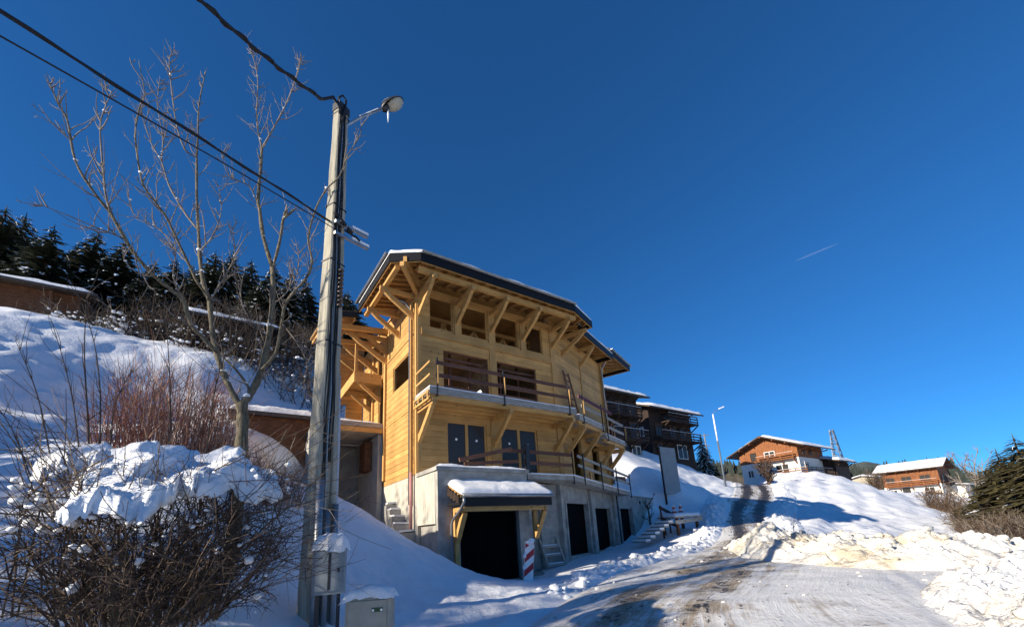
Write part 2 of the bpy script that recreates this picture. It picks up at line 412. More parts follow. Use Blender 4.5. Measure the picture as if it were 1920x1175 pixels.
# road edges (plan), resampled
LE = np.array([(-1.2, -8), (-1.0, 3), (-.2, 7.6), (2.6, 12.6), (6.0, 16.4), (8.9, 19.6), (14.4, 30), (20.6, 40), (23.9, 45.4), (28.6, 54.5), (32.6, 62), (36, 70)])
RE = np.array([(9, -8), (9.6, 3), (10.0, 8), (10.2, 11.6), (10.9, 15.4), (13.3, 20.6), (18.3, 30.0), (24.4, 39.2), (27.4, 43.4), (32.4, 52.2), (36.6, 60), (40, 68)])
def resamp(P, n):
    t = np.linspace(0, 1, len(P)); q = np.linspace(0, 1, n)
    return np.stack([np.interp(q, t, P[:, 0]), np.interp(q, t, P[:, 1])], 1)
NL = 240
LEr, REr = resamp(LE, NL), resamp(RE, NL)
def road_mask(x, y):                                # 1 inside the road, 0 outside, soft edge
    yy = np.clip(y, LE[0, 1], LE[-1, 1])
    xl = np.interp(yy, LE[:, 1], LE[:, 0]); xr = np.interp(yy, RE[:, 1], RE[:, 0])
    a = np.clip((x - xl) / .5 + .5, 0, 1) * np.clip((xr - x) / .5 + .5, 0, 1)
    return a * (y < 69) * (y > -8)
def ground_z(x, y):
    x = np.asarray(x, float); y = np.asarray(y, float)
    d = np.hypot(x, y)
    z = base_z(x, y)
    rm = road_mask(x, y)
    amp = np.interp(d, [0, 6, 20, 60, 150], [.10, .12, .22, .28, 1.0])
    n = fbm(x * .35, y * .35, 3, 5) * amp + np.interp(d, [0, 14, 40], [.05, .06, .0]) * fbm(x * 2.4, y * 2.4, 13, 3)
    # tracks and tread-lines on the hill and the field
    hs, hw = (x - CX) * UX + (y - CY) * UY, -(x - CX) * UY + (y - CY) * UX
    inside = np.clip(np.minimum(np.minimum(hs + .9, 18 - hs), np.minimum(hw + 3.4, 13 - hw)) / .8, 0, 1)
    n = n * (1 - .9 * inside)
    hill = np.clip((-x - 6) / 8, 0, 1) * np.clip((y - 6) / 6, 0, 1)
    n = n + hill * .26 * (vnoise(x * .45, z * 2.2, 21) + .8 * vnoise(x * 1.1, y * 1.1, 22) + .4 * vnoise(x * 2.6, y * 2.6, 23))
    fld = np.clip((x - 13) / 4, 0, 1) * np.clip((y - 14) / 4, 0, 1) * (1 - rm)
    q = (x - 25) * .55 + (y - 44) * .84
    n = n + fld * (.10 * np.sin((x * .80 - y * .62) * 2.4 + 2 * vnoise(x * .1, y * .1, 8)) * np.clip(vnoise(x * .06, y * .06, 31) * 3 + .5, 0, 1) + .26 * fbm(x * 1.3, y * 1.3, 41, 4) + .13 * vnoise((x * .80 - y * .62) * 2.2, (x * .62 + y * .8) * .12, 44))
    return z - rm * .07 + n * (1 - rm)
def gz(x, y): return float(ground_z(np.array([x]), np.array([y]))[0])

az = np.radians(np.concatenate([np.arange(-180, -64, 4.0), np.arange(-64, 64, .28), np.arange(64, 180.1, 4.0)]))
rr = np.concatenate([[.05, 1, 2, 3], np.geomspace(3.6, 130, 330), np.geomspace(140, 2600, 26)])
AZg, RRg = np.meshgrid(az, rr)
X, Y = RRg * np.sin(AZg), RRg * np.cos(AZg)
Zg = ground_z(X, Y)
def gridmesh(name, X, Y, Z, mats, smooth=True):
    a, b = X.shape
    vs = np.stack([X, Y, Z], -1).reshape(-1, 3)
    i = np.arange(a - 1)[:, None] * b + np.arange(b - 1)[None]
    fs = np.stack([i, i + b, i + b + 1, i + 1], -1).reshape(-1, 4)
    me = bpy.data.meshes.new(name)
    me.vertices.add(len(vs)); me.vertices.foreach_set('co', vs.ravel())
    me.loops.add(fs.size); me.loops.foreach_set('vertex_index', fs.ravel().astype(np.int32))
    me.polygons.add(len(fs)); me.polygons.foreach_set('loop_start', np.arange(0, fs.size, 4, dtype=np.int32)); me.polygons.foreach_set('loop_total', np.full(len(fs), 4, np.int32))
    me.polygons.foreach_set('use_smooth', np.full(len(fs), smooth))
    for mt in mats if isinstance(mats, list) else [mats]: me.materials.append(mt)
    me.update(); me.validate()
    return me
gm = gridmesh('ground', X, Y, Zg, SNOW)
gm.flip_normals()
struct(link('ground', gm))

# the road: packed snow sheet on the ground
NA = 60
tt = np.linspace(-1, 1, NA)
RX = LEr[:, None, 0] * (1 - tt[None]) / 2 + REr[:, None, 0] * (1 + tt[None]) / 2
RY = LEr[:, None, 1] * (1 - tt[None]) / 2 + REr[:, None, 1] * (1 + tt[None]) / 2
edge = np.clip((1 - np.abs(tt)) * 12, 0, 1)[None]
RZ = base_z(RX, RY) + (.02 + .05 * fbm(RX * .8, RY * .8, 5, 4) + .03 * fbm(RX * 4, RY * 4, 6, 3)) * edge - .10 * (1 - edge)
rme = gridmesh('road', RX, RY, RZ, ROADM)
rme.flip_normals()
attr = rme.attributes.new('road', 'FLOAT_VECTOR', 'POINT')
# lateral coordinate measured from the driven lane, not from the ploughed margin
lane = np.interp((LEr[:, 1] + REr[:, 1]) / 2, [-8, 4, 7, 12, 18, 25, 70], [-.9, -.7, -.56, -.22, 0, 0, 0])
halfw = np.hypot(*(REr - LEr).T) / 2
along = np.concatenate([[0], np.cumsum(np.hypot(*np.diff((LEr + REr) / 2, axis=0).T))]) - 8
v = np.stack([(tt[None] - lane[:, None]) * halfw[:, None], np.broadcast_to(along[:, None], RX.shape), np.zeros_like(RX)], -1)
attr.data.foreach_set('vector', v.reshape(-1).astype(np.float32))
struct(link('road', rme))

# ================================================================== the new timber house
ZB = -1.64
HR = R(90) - AZ
house = empty('timber_house', (CX, CY, ZB), HR)
tag(house, 'unfinished pale timber chalet on a concrete garage level, beside the road', 'house')
HO = (0, 0, ZB)
def HM(): return MB(HO)
C22, S22 = math.cos(R(22)), math.sin(R(22))
def W(t, o, z): return (7.3 + C22 * t + S22 * o, S22 * t - C22 * o, z)      # wing: t along, o outward -> house frame
def WM(): return MB(HO)

def plank(p0, p1, nrm, h, d, name, mt, parent, z):
    """a log plank from plan point p0 to p1, outer face on that line, d thick inwards, bottom at z"""
    a = Vector((p0[0], p0[1], 0)); b = Vector((p1[0], p1[1], 0)); n = Vector((nrm[0], nrm[1], 0))
    c = .014
    pr = [(-d, 0), (-c, 0), (0, c), (0, h - c), (-c, h), (-d, h)]
    vs = [e + n * q + Vector((0, 0, z + r)) for e in (a, b) for q, r in pr]
    k = 6
    fs = [(i, (i+1) % k, k + (i+1) % k, k + i) for i in range(k)] + [tuple(range(k))[::-1], tuple(range(k, 2*k))]
    mb = HM(); mb.add(vs, fs)
    return mb.build(name, mt, parent)
def planked(parent, P, nrm, L, z0, z1, opens, mt, h=.235, d=.16):
    """rows of planks along P(t), t in 0..L, with rectangular openings (t0, t1, z0, z1)"""
    cuts = sorted({z0, z1} | {z for o in opens for z in o[2:4] if z0 < z < z1})
    for zz0, zz1 in zip(cuts[:-1], cuts[1:]):
        n = max(1, round((zz1 - zz0) / h)); hh = (zz1 - zz0) / n
        segs = [(0, L)]
        for o in opens:
            if o[2] < zz1 - 1e-4 and o[3] > zz0 + 1e-4:
                ns = []
                for a, b in segs:
                    if o[1] <= a or o[0] >= b: ns.append((a, b)); continue
                    if o[0] > a: ns.append((a, o[0]))
                    if o[1] < b: ns.append((o[1], b))
                segs = ns
        for k in range(n):
            for a, b in segs:
                if b - a > .03: plank(P(a), P(b), nrm, hh - .004, d, 'plank', mt, parent, zz0 + k * hh)

# --- front wall (y = 0 plane, outward is -y)
F_OPEN = [(1.22, 3.10, 2.32, 4.52), (3.78, 5.82, 2.32, 4.52), (1.14, 3.33, 5.30, 7.58), (3.78, 6.02, 5.30, 7.58),
          (.55, 1.62, 8.50, 9.95), (2.03, 3.36, 8.50, 9.95), (3.78, 5.10, 8.50, 9.95), (5.55, 6.56, 8.50, 9.85)]
planked(house, lambda t: (t, 0), (0, -1), 7.3, 2.28, 10.25, F_OPEN, WX)
# --- left wall (x = 0 plane, outward is -x)
L_OPEN = [(.96, 3.0, 6.42, 7.62), (4.35, 5.25, 5.35, 7.45), (6.2, 6.9, 5.4, 7.3), (4.7, 5.5, 7.95, 9.35), (5.9, 6.6, 7.95, 9.35)]
planked(house, lambda t: (0, t), (-1, 0), 8.2, 2.30, 10.3, L_OPEN, WY)
# --- wing wall
W_OPEN = [(1.2, 2.2, 2.5, 4.5), (3.6, 4.6, 2.5, 4.5)]
planked(house, lambda t: W(t, 0, 0)[:2], (S22, -C22), 6.3, 2.3, 10.1, W_OPEN, WX, h=.235)
# end wall of the wing, back and right walls, floors (plain panels, seen only through the openings)
mb = HM()
e0, e1 = W(6.3, 0, 0), W(6.3, -6, 0)
mb.beam((e0[0]-.07, e0[1]+.02, 6.2), (e1[0], e1[1], 6.2), .14, 7.8)
mb.build('wall', WY, house)
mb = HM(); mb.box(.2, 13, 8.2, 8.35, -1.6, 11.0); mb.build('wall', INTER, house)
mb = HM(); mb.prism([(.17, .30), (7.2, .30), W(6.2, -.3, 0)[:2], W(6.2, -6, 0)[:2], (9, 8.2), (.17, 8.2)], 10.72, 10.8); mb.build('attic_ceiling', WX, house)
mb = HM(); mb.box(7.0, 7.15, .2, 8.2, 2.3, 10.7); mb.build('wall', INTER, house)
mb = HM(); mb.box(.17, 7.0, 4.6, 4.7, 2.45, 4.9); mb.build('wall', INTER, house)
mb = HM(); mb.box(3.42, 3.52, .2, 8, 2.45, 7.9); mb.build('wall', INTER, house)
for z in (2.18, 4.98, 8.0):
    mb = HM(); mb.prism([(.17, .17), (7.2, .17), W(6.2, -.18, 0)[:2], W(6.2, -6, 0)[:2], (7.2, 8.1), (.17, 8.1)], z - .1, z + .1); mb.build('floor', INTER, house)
# posts and beams laid on the front wall
def fpost(s0, s1, z0, z1, pr=.05): mb = HM(); mb.box(s0, s1, -pr, -.002, z0, z1); mb.build('post', WZ, house)
fpost(0.012, .16, 2.28, 10.1, .025)
for s0, s1 in ((1.68, 1.95), (3.40, 3.68), (5.18, 5.46)): fpost(s0, s1, 8.36, 10.05, .06)
fpost(3.40, 3.70, 5.24, 8.06, .06); fpost(3.30, 3.60, 2.3, 4.75, .06)
fpost(7.02, 7.28, 2.3, 10.05, .06)
mb = HM(); mb.box(.17, 7.0, -.07, -.002, 8.05, 8.35); mb.build('beam', WX, house)
mb = HM(); mb.box(.17, 7.0, -.045, -.002, 9.98, 10.22); mb.build('beam', WX, house)
# corner trim and downpipe on the left wall
mb = HM(); mb.box(-.05, -.002, .0, .17, 2.3, 10.0); mb.build('corner_post', WZ, house)
mb = HM(); mb.box(-.16, -.06, .30, .40, 2.35, 9.6); mb.build('corner_board', WZ, house)
mb = HM(); mb.tube([(-.12, .52, 1.2), (-.12, .52, 9.4), (-.35, .5, 9.62), (-1.2, .9, 10.02), (-1.42, 1.0, 10.35)], .05, 8); mb.build('downpipe', ZINC, house, True)
mb = HM(); mb.tube([(-.13, .34, .2), (-.13, .34, 2.4)], .06, 8); mb.build('drain_pipe', PVC, house, True)
for w in (4.0, 6.05):
    mb = HM(); mb.box(-.10, -.002, w - .1, w + .1, 2.55 if w < 5 else 5.3, 9.6); mb.build('post', WZ, house)
for z in (5.02, 8.2):
    mb = HM(); mb.box(-.03, -.002, .41, 3.9, z - .03, z + .03); mb.build('floor_joint_batten', WY, house)

# --- windows and doors
def frame_rect(name, P, nrm, t0, t1, z0, z1, bw=.07, dep=.07, inset=.06, mull=1, mt=WZ, pane=True, parent=None):
    n = Vector((nrm[0], nrm[1], 0)); up = Vector((0, 0, 1))
    def pt(t, z, o): return Vector((*P(t), z)) - n * o
    mb = HM(); ii = inset + dep / 2
    a = pt(t0 + bw/2, 0, ii); b = pt(t1 - bw/2, 0, ii)
    for q in (a, b): mb.beam(q + up * z0, q + up * z1, dep, bw, up=(b - a).normalized())
    for z in (z0 + bw/2, z1 - bw/2): mb.beam(pt(t0 + bw + .002, z, ii), pt(t1 - bw - .002, z, ii), dep, bw)
    for k in range(mull):
        t = t0 + (t1 - t0) * (k + 1) / (mull + 1); q = pt(t, 0, ii)
        mb.beam(q + up * (z0 + bw), q + up * (z1 - bw), dep * .9, bw * 1.6, up=(b - a).normalized())
    fr = mb.build(name, mt, parent)
    if pane:
        for k in range(mull + 1):
            ta = t0 + (t1 - t0) * k / (mull + 1) + bw * 1.1; tb = t0 + (t1 - t0) * (k + 1) / (mull + 1) - bw * 1.1
            p = MB(HO); A = pt(ta, z0 + bw * 1.2, ii); B = pt(tb, z0 + bw * 1.2, ii); h = z1 - z0 - bw * 2.4
            p.beam((A + B) / 2 + up * 0, (A + B) / 2 + up * h, .012, (B - A).length, up=(B - A).normalized())
            p.build('pane', GLASS, fr)
            s = MB(HO); c = (A + B) / 2 + up * h * .68 + n * .012
            r = .055
            ring = [c + ((B - A).normalized() * math.cos(q * .7854) + up * math.sin(q * .7854)) * r for q in range(8)]
            s.add(ring + [q + n * .002 for q in ring], [tuple(range(8)), tuple(range(8, 16))[::-1]])
            s.build('sticker', STICK, fr)
    return fr
PF = lambda t: (t, 0)
for o in F_OPEN[:2]: frame_rect('french_door', PF, (0, -1), *o, bw=.085, parent=house)
for o in F_OPEN[2:4]: frame_rect('door_frame', PF, (0, -1), *o, bw=.05, mull=0, pane=False, parent=house, mt=FORM)
for o in F_OPEN[4:]: frame_rect('window_frame', PF, (0, -1), *o, bw=.04, mull=0, pane=False, parent=house, mt=WX)
PL = lambda t: (0, t)
for o in L_OPEN: frame_rect('window_frame', PL, (-1, 0), *o, bw=.05, mull=0, pane=False, parent=house, inset=.04)
# safety boards across the upper door openings
for (a, b) in ((1.14, 3.33), (3.78, 6.02)):
    for z in (6.0, 6.5, 7.25):
        mb = HM(); mb.box(a, b, .19, .23, z, z + .09); mb.build('safety_board', FORM, house)
    for s in (a + .7, b - .5):
        mb = HM(); mb.box(s, s + .1, .9, 1.0, 5.1, 7.9); mb.build('prop', FORM, house)
# roof carpentry seen through the attic windows
for y in (1.6, 3.6):
    for s in (1.1, 2.7, 4.4, 6.1):
        mb = HM(); mb.beam((s, y, 8.1), (s, y, 11), .16, .16, up=(1, 0, 0)); mb.build('inner_post', WZ, house)
        mb = HM(); mb.beam((s - .9, y + .01, 9.7), (s, y + .01, 8.5), .14, .14, up=(0, 1, 0)); mb.build('inner_brace', WB, house)
        mb = HM(); mb.beam((s + .9, y + .01, 9.7), (s, y + .01, 8.5), .14, .14, up=(0, 1, 0)); mb.build('inner_brace', WB, house)
    mb = HM(); mb.beam((.3, y + .02, 9.85), (7, y + .02, 9.85), .16, .2); mb.build('inner_beam', WX, house)

# --- roof: eave polygon (x, y) in the house frame, shallow slopes towards a ridge
EZ0, EZ1 = 10.14, 10.50
EAVE = [(-1.62, 3.0), (-1.50, -1.12), (-.52, -1.75), (7.32, -1.75), (9.22, -.98), (8.85, .6)]
RB = [(-1.62, 3.0), (2.4, 6.2), (2.4, 5.2), (6.2, 5.2), (7.4, 5.4), (9.2, 3.4)]
RZr = [EZ1, 12.1, 12.0, 12.0, 12.0, 11.0]
def roof_shell(ea, inn, ze, zi, th, name, mt, parent, smooth=False, thin=0.0):
    mb = HM(); n = len(ea)
    vs = [(x, y, ze) for x, y in ea] + [(x, y, zi[i]) for i, (x, y) in enumerate(inn)]
    vs += [(x, y, z + th) for x, y, z in vs]
    fs = []
    for i in range(n - 1):
        fs += [(i, n + i, n + i + 1, i + 1), (2*n + i, 2*n + i + 1, 3*n + i + 1, 3*n + i), (i, i + 1, 2*n + i + 1, 2*n + i)]
    fs += [(0, 2*n, 3*n, n), (n - 1, 2*n - 1, 4*n - 1, 3*n - 1)]
    mb.add(vs, fs); return mb.build(name, mt, parent, smooth)
roof = roof_shell(EAVE, RB, EZ1 - .12, [z - .10 for z in RZr], .06, 'roof_deck', WX, house)
tin = [(x + (.03 if i < 2 else 0), y) for i, (x, y) in enumerate(EAVE)]
roof_shell(EAVE, RB, EZ1 - .055, [z - .03 for z in RZr], .05, 'roof_covering', ROOFT, house)
def inset(P, d):
    cx, cy = 3.5, 4.0; o = []
    for x, y in P:
        l = math.hypot(x - cx, y - cy); o.append((x - (x - cx) / l * d, y - (y - cy) / l * d))
    return o
def snow_slab(ea, inn, ze, zi, th, name, parent, k=14, wob=.05, seed=1):
    """a rounded sheet of snow from the eave towards the ridge"""
    rng = random.Random(seed)
    n = len(ea); rows = []
    pts_e, pts_i = [], []
    for i in range(n - 1):
        for j in range(k):
            t = j / k
            pts_e.append((ea[i][0]*(1-t)+ea[i+1][0]*t, ea[i][1]*(1-t)+ea[i+1][1]*t, ze))
            pts_i.append((inn[i][0]*(1-t)+inn[i+1][0]*t, inn[i][1]*(1-t)+inn[i+1][1]*t, zi[i]*(1-t)+zi[i+1]*t))
    pts_e.append((*ea[-1], ze)); pts_i.append((*inn[-1], zi[-1]))
    prof = [(0, 0), (-.006, .3), (.0, .62), (.012, .86), (.035, 1.0), (.10, 1.05), (.3, 1.0), (1, 1.0)]
    for a, hgt in prof:
        row = []
        for i, (e, q) in enumerate(zip(pts_e, pts_i)):
            w = wob * float(fbm(np.array([e[0] * 1.3 + seed]), np.array([e[1] * 1.3 + hgt * .6]), 7 + seed, 4)[0])
            x, y, z = [e[c]*(1-a)+q[c]*a for c in range(3)]
            out = 0 if hgt == 0 else w
            dx, dy = (e[0]-q[0]), (e[1]-q[1]); l = math.hypot(dx, dy) + 1e-6
            row.append((x + dx/l*out, y + dy/l*out, z + th * hgt * (1 + 2.2 * w)))
        rows.append(row)
    mb = HM(); mb.grid(rows); return mb.build(name, SNOWR, parent, True)
snow_slab(EAVE, RB, EZ1 + .0, [z + .03 for z in RZr], .27, 'roof_snow', house, seed=3, wob=.08)
# fascia boards and gutters on each eave edge
def edge_boards(P, z0, z1, parent, gut=(), th=.05):
    for i in range(len(P) - 1):
        a = Vector((*P[i], (z0 + z1) / 2)); b = Vector((*P[i+1], (z0 + z1) / 2))
        mb = HM(); mb.beam(a, b, th, z1 - z0); fb = mb.build('fascia_board', FASC, parent)
        d = (b - a).normalized(); n = d.cross(Vector((0, 0, 1)))
        mb = HM(); mb.beam(a - n * .045 + Vector((0, 0, -(z1-z0)/2 - .005)), b - n * .045 + Vector((0, 0, -(z1-z0)/2 - .005)), .03, .05); mb.build('soffit_trim', WX, parent)
        if i in gut:
            A = a + n * .11; B = b + n * .11; zc = (z1 - z0) / 2 + .03
            prof = [(-.075 * math.cos(q * math.pi / 6), -.07 * math.sin(q * math.pi / 6)) for q in range(7)]
            prof += [(x * .86, z * .86) for x, z in prof[::-1]]
            vs = [e + n * x + Vector((0, 0, zc + z)) for e in (A, B) for x, z in prof]; k = len(prof)
            fs = [(i2, (i2+1) % k, k + (i2+1) % k, k + i2) for i2 in range(k)] + [tuple(range(k))[::-1], tuple(range(k, 2*k))]
            mb = HM(); mb.add(vs, fs); mb.build('gutter', ZINC, parent)
edge_boards(EAVE, EZ0, EZ1, house, gut=(0, 2))
# rafters under the eaves
def rafter(p, q, w=.09, h=.16, nm='rafter', mt=WB): mb = HM(); mb.beam(p, q, w, h); mb.build(nm, mt, house)
SL = .235
for k in range(14):
    s = -.35 + k * .57
    rafter((s, -1.70, EZ1 - .235), (s, .25, EZ1 - .235 + 1.95 * SL))
for k in range(11):
    y = -1.0 + k * .37
    rafter((-1.46 - .01 * k, y, EZ1 - .235), (.2, y, EZ1 - .235 + 1.66 * SL * 1.0))
rafter((-1.05, -1.48, EZ1 - .30), (.12, .12, EZ1 - .05), .14, .2, 'hip_rafter')
for k in range(3):
    t = .3 + k * .62
    rafter((7.32 + 1.85 * t / 2, -1.72 + .74 * t / 2, EZ1 - .235), (7.32 + 1.85 * t / 2 + .7, .6, EZ1 + .2))
# eave purlins carried by the brackets
mb = HM(); mb.beam((-.5, -1.38, 10.02), (7.6, -1.38, 10.02), .17, .20); mb.build('purlin', WX, house)
mb = HM(); mb.beam((-1.22, -1.15, 10.02), (-1.30, 2.95, 10.02), .17, .20); mb.build('purlin', WY, house)
def bracket(base, nrm, reach, z_foot, z_top, w=.16, h=.2):
    """a beam out of the wall and the brace under it"""
    b = Vector((base[0], base[1], 0)); n = Vector((nrm[0], nrm[1], 0)).normalized()
    zc = z_top - h / 2
    mb = HM(); mb.beam(b - n * .15 + Vector((0, 0, zc)), b + n * reach + Vector((0, 0, zc)), w, h, ch=.012); mb.build('bracket_beam', WB, house)
    mb = HM()
    # curved brace: four straight-sided pieces of one timber
    pts = []
    for t in (0, .25, .5, .75, 1):
        o = .06 + (reach * .86 - .06) * t; z = z_foot + (zc - h/2 - .03 - z_foot) * (t ** .86)
        pts.append((o, z))
    prof = []
    hh = h * .62
    sd = n.cross(Vector((0, 0, 1)))
    vs = []
    for i, (o, z) in enumerate(pts):
        a = pts[max(i-1, 0)]; c = pts[min(i+1, 4)]; d = Vector((c[0]-a[0], c[1]-a[1])).normalized(); nn = Vector((-d.y, d.x))
        if i == 0: lo, hi = (o - .055, z - .10), (o - .055, z + .22)
        elif i == 4: lo, hi = (o + .12, z + .055), (o - .14, z + .055)
        else: lo, hi = (o - nn.x * hh * .8, z - nn.y * hh * .8), (o + nn.x * hh * .8, z + nn.y * hh * .8)
        for q in (lo, hi):
            for e in (-w / 2 + .012, w / 2 - .012): vs.append(b + n * q[0] + sd * e + Vector((0, 0, q[1])))
    fs = []
    for i in range(4):
        k = i * 4
        fs += [(k, k+1, k+5, k+4), (k+2, k+6, k+7, k+3), (k, k+4, k+6, k+2), (k+1, k+3, k+7, k+5)]
    fs += [(0, 2, 3, 1), (16, 17, 19, 18)]
    mb.add(vs, fs); mb.build('brace', WB, house)
for s in (.10, 1.81, 3.54, 5.32, 7.15): bracket((s, -.05), (0, -1), 1.58, 8.95, 9.93)
for w in (.25, 2.08, 4.0): bracket((-.05, w), (-1, 0), 1.42, 8.85, 9.93)
mb = HM(); mb.beam((.0, .0, 9.9), (-1.15, -1.42, 10.0), .16, .2); mb.build('diagonal_beam', WB, house)
bracket(W(.9, 0, 0)[:2], (S22, -C22), 1.5, 8.9, 9.95)

# wing roofs
WE = [W(1.0, 1.05, 0)[:2], W(5.95, 1.05, 0)[:2], W(5.95, -1.2, 0)[:2]]
WI = [W(1.0, -4, 0)[:2], W(4.6, -4, 0)[:2], W(4.8, -4, 0)[:2]]
roof_shell(WE, WI, 10.26, [11.6, 11.6, 11.6], .06, 'roof_deck', WX, house)
roof_shell(WE, WI, 10.33, [11.67] * 3, .05, 'roof_covering', ROOFT, house)
snow_slab(WE, WI, 10.385, [11.73] * 3, .12, 'roof_snow', house, seed=5)
edge_boards(WE, 10.0, 10.36, house, gut=())
for k in range(9):
    t = 1.2 + k * .55; rafter(W(t, 1.0, 10.18), W(t, -.1, 10.46))
bracket(W(3.1, 0.03, 0)[:2], (S22, -C22), .95, 8.95, 10.0)
mb = HM(); p = W(3.1, .03, 0); mb.beam(W(3.1, .03, 6.0), W(3.1, .03, 9.1), .16, .05, up=(S22, -C22, 0)); mb.build('post', WZ, house)
mb = HM(); mb.beam(W(6.22, .04, 2.4), W(6.22, .04, 10.0), .2, .10, up=(S22, -C22, 0)); mb.build('corner_post', WZ, house)
WE2 = [W(5.7, 1.0, 0)[:2], W(9.4, 1.0, 0)[:2], W(9.4, -2, 0)[:2]]
WI2 = [W(5.7, -3.6, 0)[:2], W(8.4, -3.6, 0)[:2], W(8.6, -3.6, 0)[:2]]
roof_shell(WE2, WI2, 10.52, [11.7] * 3, .06, 'roof_deck', WX, house)
roof_shell(WE2, WI2, 10.585, [11.77] * 3, .05, 'roof_covering', ROOFT, house)
snow_slab(WE2, WI2, 10.64, [11.83] * 3, .12, 'roof_snow', house, seed=8)
edge_boards(WE2, 10.32, 10.62, house, gut=(0,))
for k in range(6):
    t = 5.9 + k * .62; rafter(W(t, .95, 10.44), W(t, -.6, 10.8))
bracket(W(6.6, -.35, 0)[:2], (C22, S22), 1.25, 9.3, 10.3)
mb = HM(); mb.tube([W(6.05, .95, 10.45), W(6.05, .5, 10.0), W(6.12, .16, 9.6), W(6.12, .16, 2.4)], .05, 8); mb.build('downpipe', ZINC, house, True)

# --- balconies: slab edge, timber joists, brackets, temporary rails
def balcony(P, s0, s1, dep, ztop, parts, nrm, edge=.26):
    """P(t, o, z) maps to the house frame"""
    mb = HM()
    vs = [P(s0, dep, ztop - edge), P(s1, dep, ztop - edge), P(s1, 0.02, ztop - edge), P(s0, .02, ztop - edge)]
    vs += [P(s0, dep, ztop), P(s1, dep, ztop), P(s1, .02, ztop), P(s0, .02, ztop)]
    mb.add(vs, [(3, 2, 1, 0), (4, 5, 6, 7), (0, 1, 5, 4), (1, 2, 6, 5), (2, 3, 7, 6), (3, 0, 4, 7)])
    mb.build('balcony_slab', WGREY, house)
    mb = HM(); q = [(P(s0 + .02, dep - .02, ztop + .002)), P(s1 - .02, dep - .02, ztop + .002), P(s1 - .02, .1, ztop + .002), P(s0 + .02, .1, ztop + .002)]
    mb.add(q + [(x, y, z + .045) for x, y, z in q], [(4, 5, 6, 7), (0, 1, 5, 4), (1, 2, 6, 5), (2, 3, 7, 6), (3, 0, 4, 7)]); mb.build('balcony_snow', SNOWR, house)
    n = max(2, int(dep / .42))
    for k in range(n):
        o = .25 + (dep - .42) * k / (n - 1)
        mb = HM(); mb.beam(P(s0 + .06, o, ztop - edge - .08), P(s1 - .06, o, ztop - edge - .08), .13, .155); mb.build('joist', WX, house)
    for t in parts: 
        b = P(t, .02, 0); bracket(b[:2], nrm, dep - .06, ztop - edge - 1.42, ztop - edge - .16)
PFB = lambda t, o, z: (t, -o, z)
balcony(PFB, -.12, 7.0, 1.5, 5.27, (.08, 3.45, 6.85), (0, -1))
# open end frame of the balcony, lit by the sun
for z in (5.05, 4.78):
    mb = HM(); mb.box(-.17, -.122, -1.5, 0.0, z, z + .07); mb.build('end_board', WY, house)
for k in range(4):
    mb = HM(); y = -1.42 + k * .44; mb.box(-.165, -.125, y, y + .09, 4.852, 5.048); mb.build('end_block', WZ, house)
def rail(P, pts, z0, heights, bh=.15, bt=.035, posts=True, mt=FORM, lean=0.0, ph=1.12):
    for i, (a, b) in enumerate(zip(pts[:-1], pts[1:])):
        for h in heights:
            mb = HM(); mb.beam(P(a[0] - .06, a[1] + .02, z0 + h), P(b[0] + .06, b[1] + .02, z0 + h + lean), bt, bh); mb.build('rail_board', mt, house)
    if posts:
        for t, o in pts:
            mb = HM(); mb.beam(P(t, o + .06, z0 - .38), P(t, o + .06, z0 + ph), .04, .05, up=(1, 0, 0)); mb.build('rail_post', STEEL, house)
            mb = HM(); mb.beam(P(t, o - .05, z0 - .34), P(t, o + .10, z0 - .34), .05, .04); mb.build('rail_clamp', STEEL, house)
            mb = HM(); mb.beam(P(t + .02, o + .10, z0 + .1), P(t + .02, o + .10, z0 + ph - .3), .05, .035, up=(1, 0, 0)); mb.build('rail_batten', WZ, house)
rail(PFB, [(.18, 1.45), (3.1, 1.45), (6.6, 1.45)], 5.3, (.45, .95))
mb = HM()
for h in (5.74, 6.24):
    mb = HM(); mb.beam((-.10, -1.5, h), (-.06, -.02, h), .03, .08); mb.build('rail_board', WZ, house)
mb = HM(); mb.beam((2.0, -.75, 5.32), (2.35, -.95, 5.62), .05, .12); mb.build('loose_board', STICK, house)
PWB = lambda t, o, z: W(t, o, z)
balcony(PWB, -.35, 2.75, 1.2, 5.12, (.35, 2.2), (S22, -C22), .24)
balcony(PWB, 2.85, 6.1, 1.2, 4.72, (4.2, 5.7), (S22, -C22), .24)
rail(PWB, [(.1, 1.15), (2.5, 1.15)], 5.14, (.5,), mt=WGREY)
mb = HM(); mb.beam(W(-.3, 1.2, 6.05), W(4.0, 1.2, 6.05), .04, .17); mb.build('rail_board', mat('oxide_red_board', (.13, .022, .022), .6, var=.3), house)
rail(PWB, [(3.1, 1.15), (5.9, 1.15)], 4.74, (.45, .95), mt=WGREY)
# a ladder leaning in the angle between the wing and the front
lad = [W(.75, .5, 5.2), W(.55, .12, 7.9), W(1.35, .5, 5.2), W(1.15, .12, 7.9)]
mb = HM(); mb.beam(lad[0], lad[1], .04, .09); mb.beam(lad[2], lad[3], .04, .09)
for k in range(8):
    t = .06 + k * .125
    a = Vector(lad[0]).lerp(Vector(lad[1]), t); b = Vector(lad[2]).lerp(Vector(lad[3]), t); mb.beam(a, b, .035, .05)
mb.build('ladder', FORM, house)

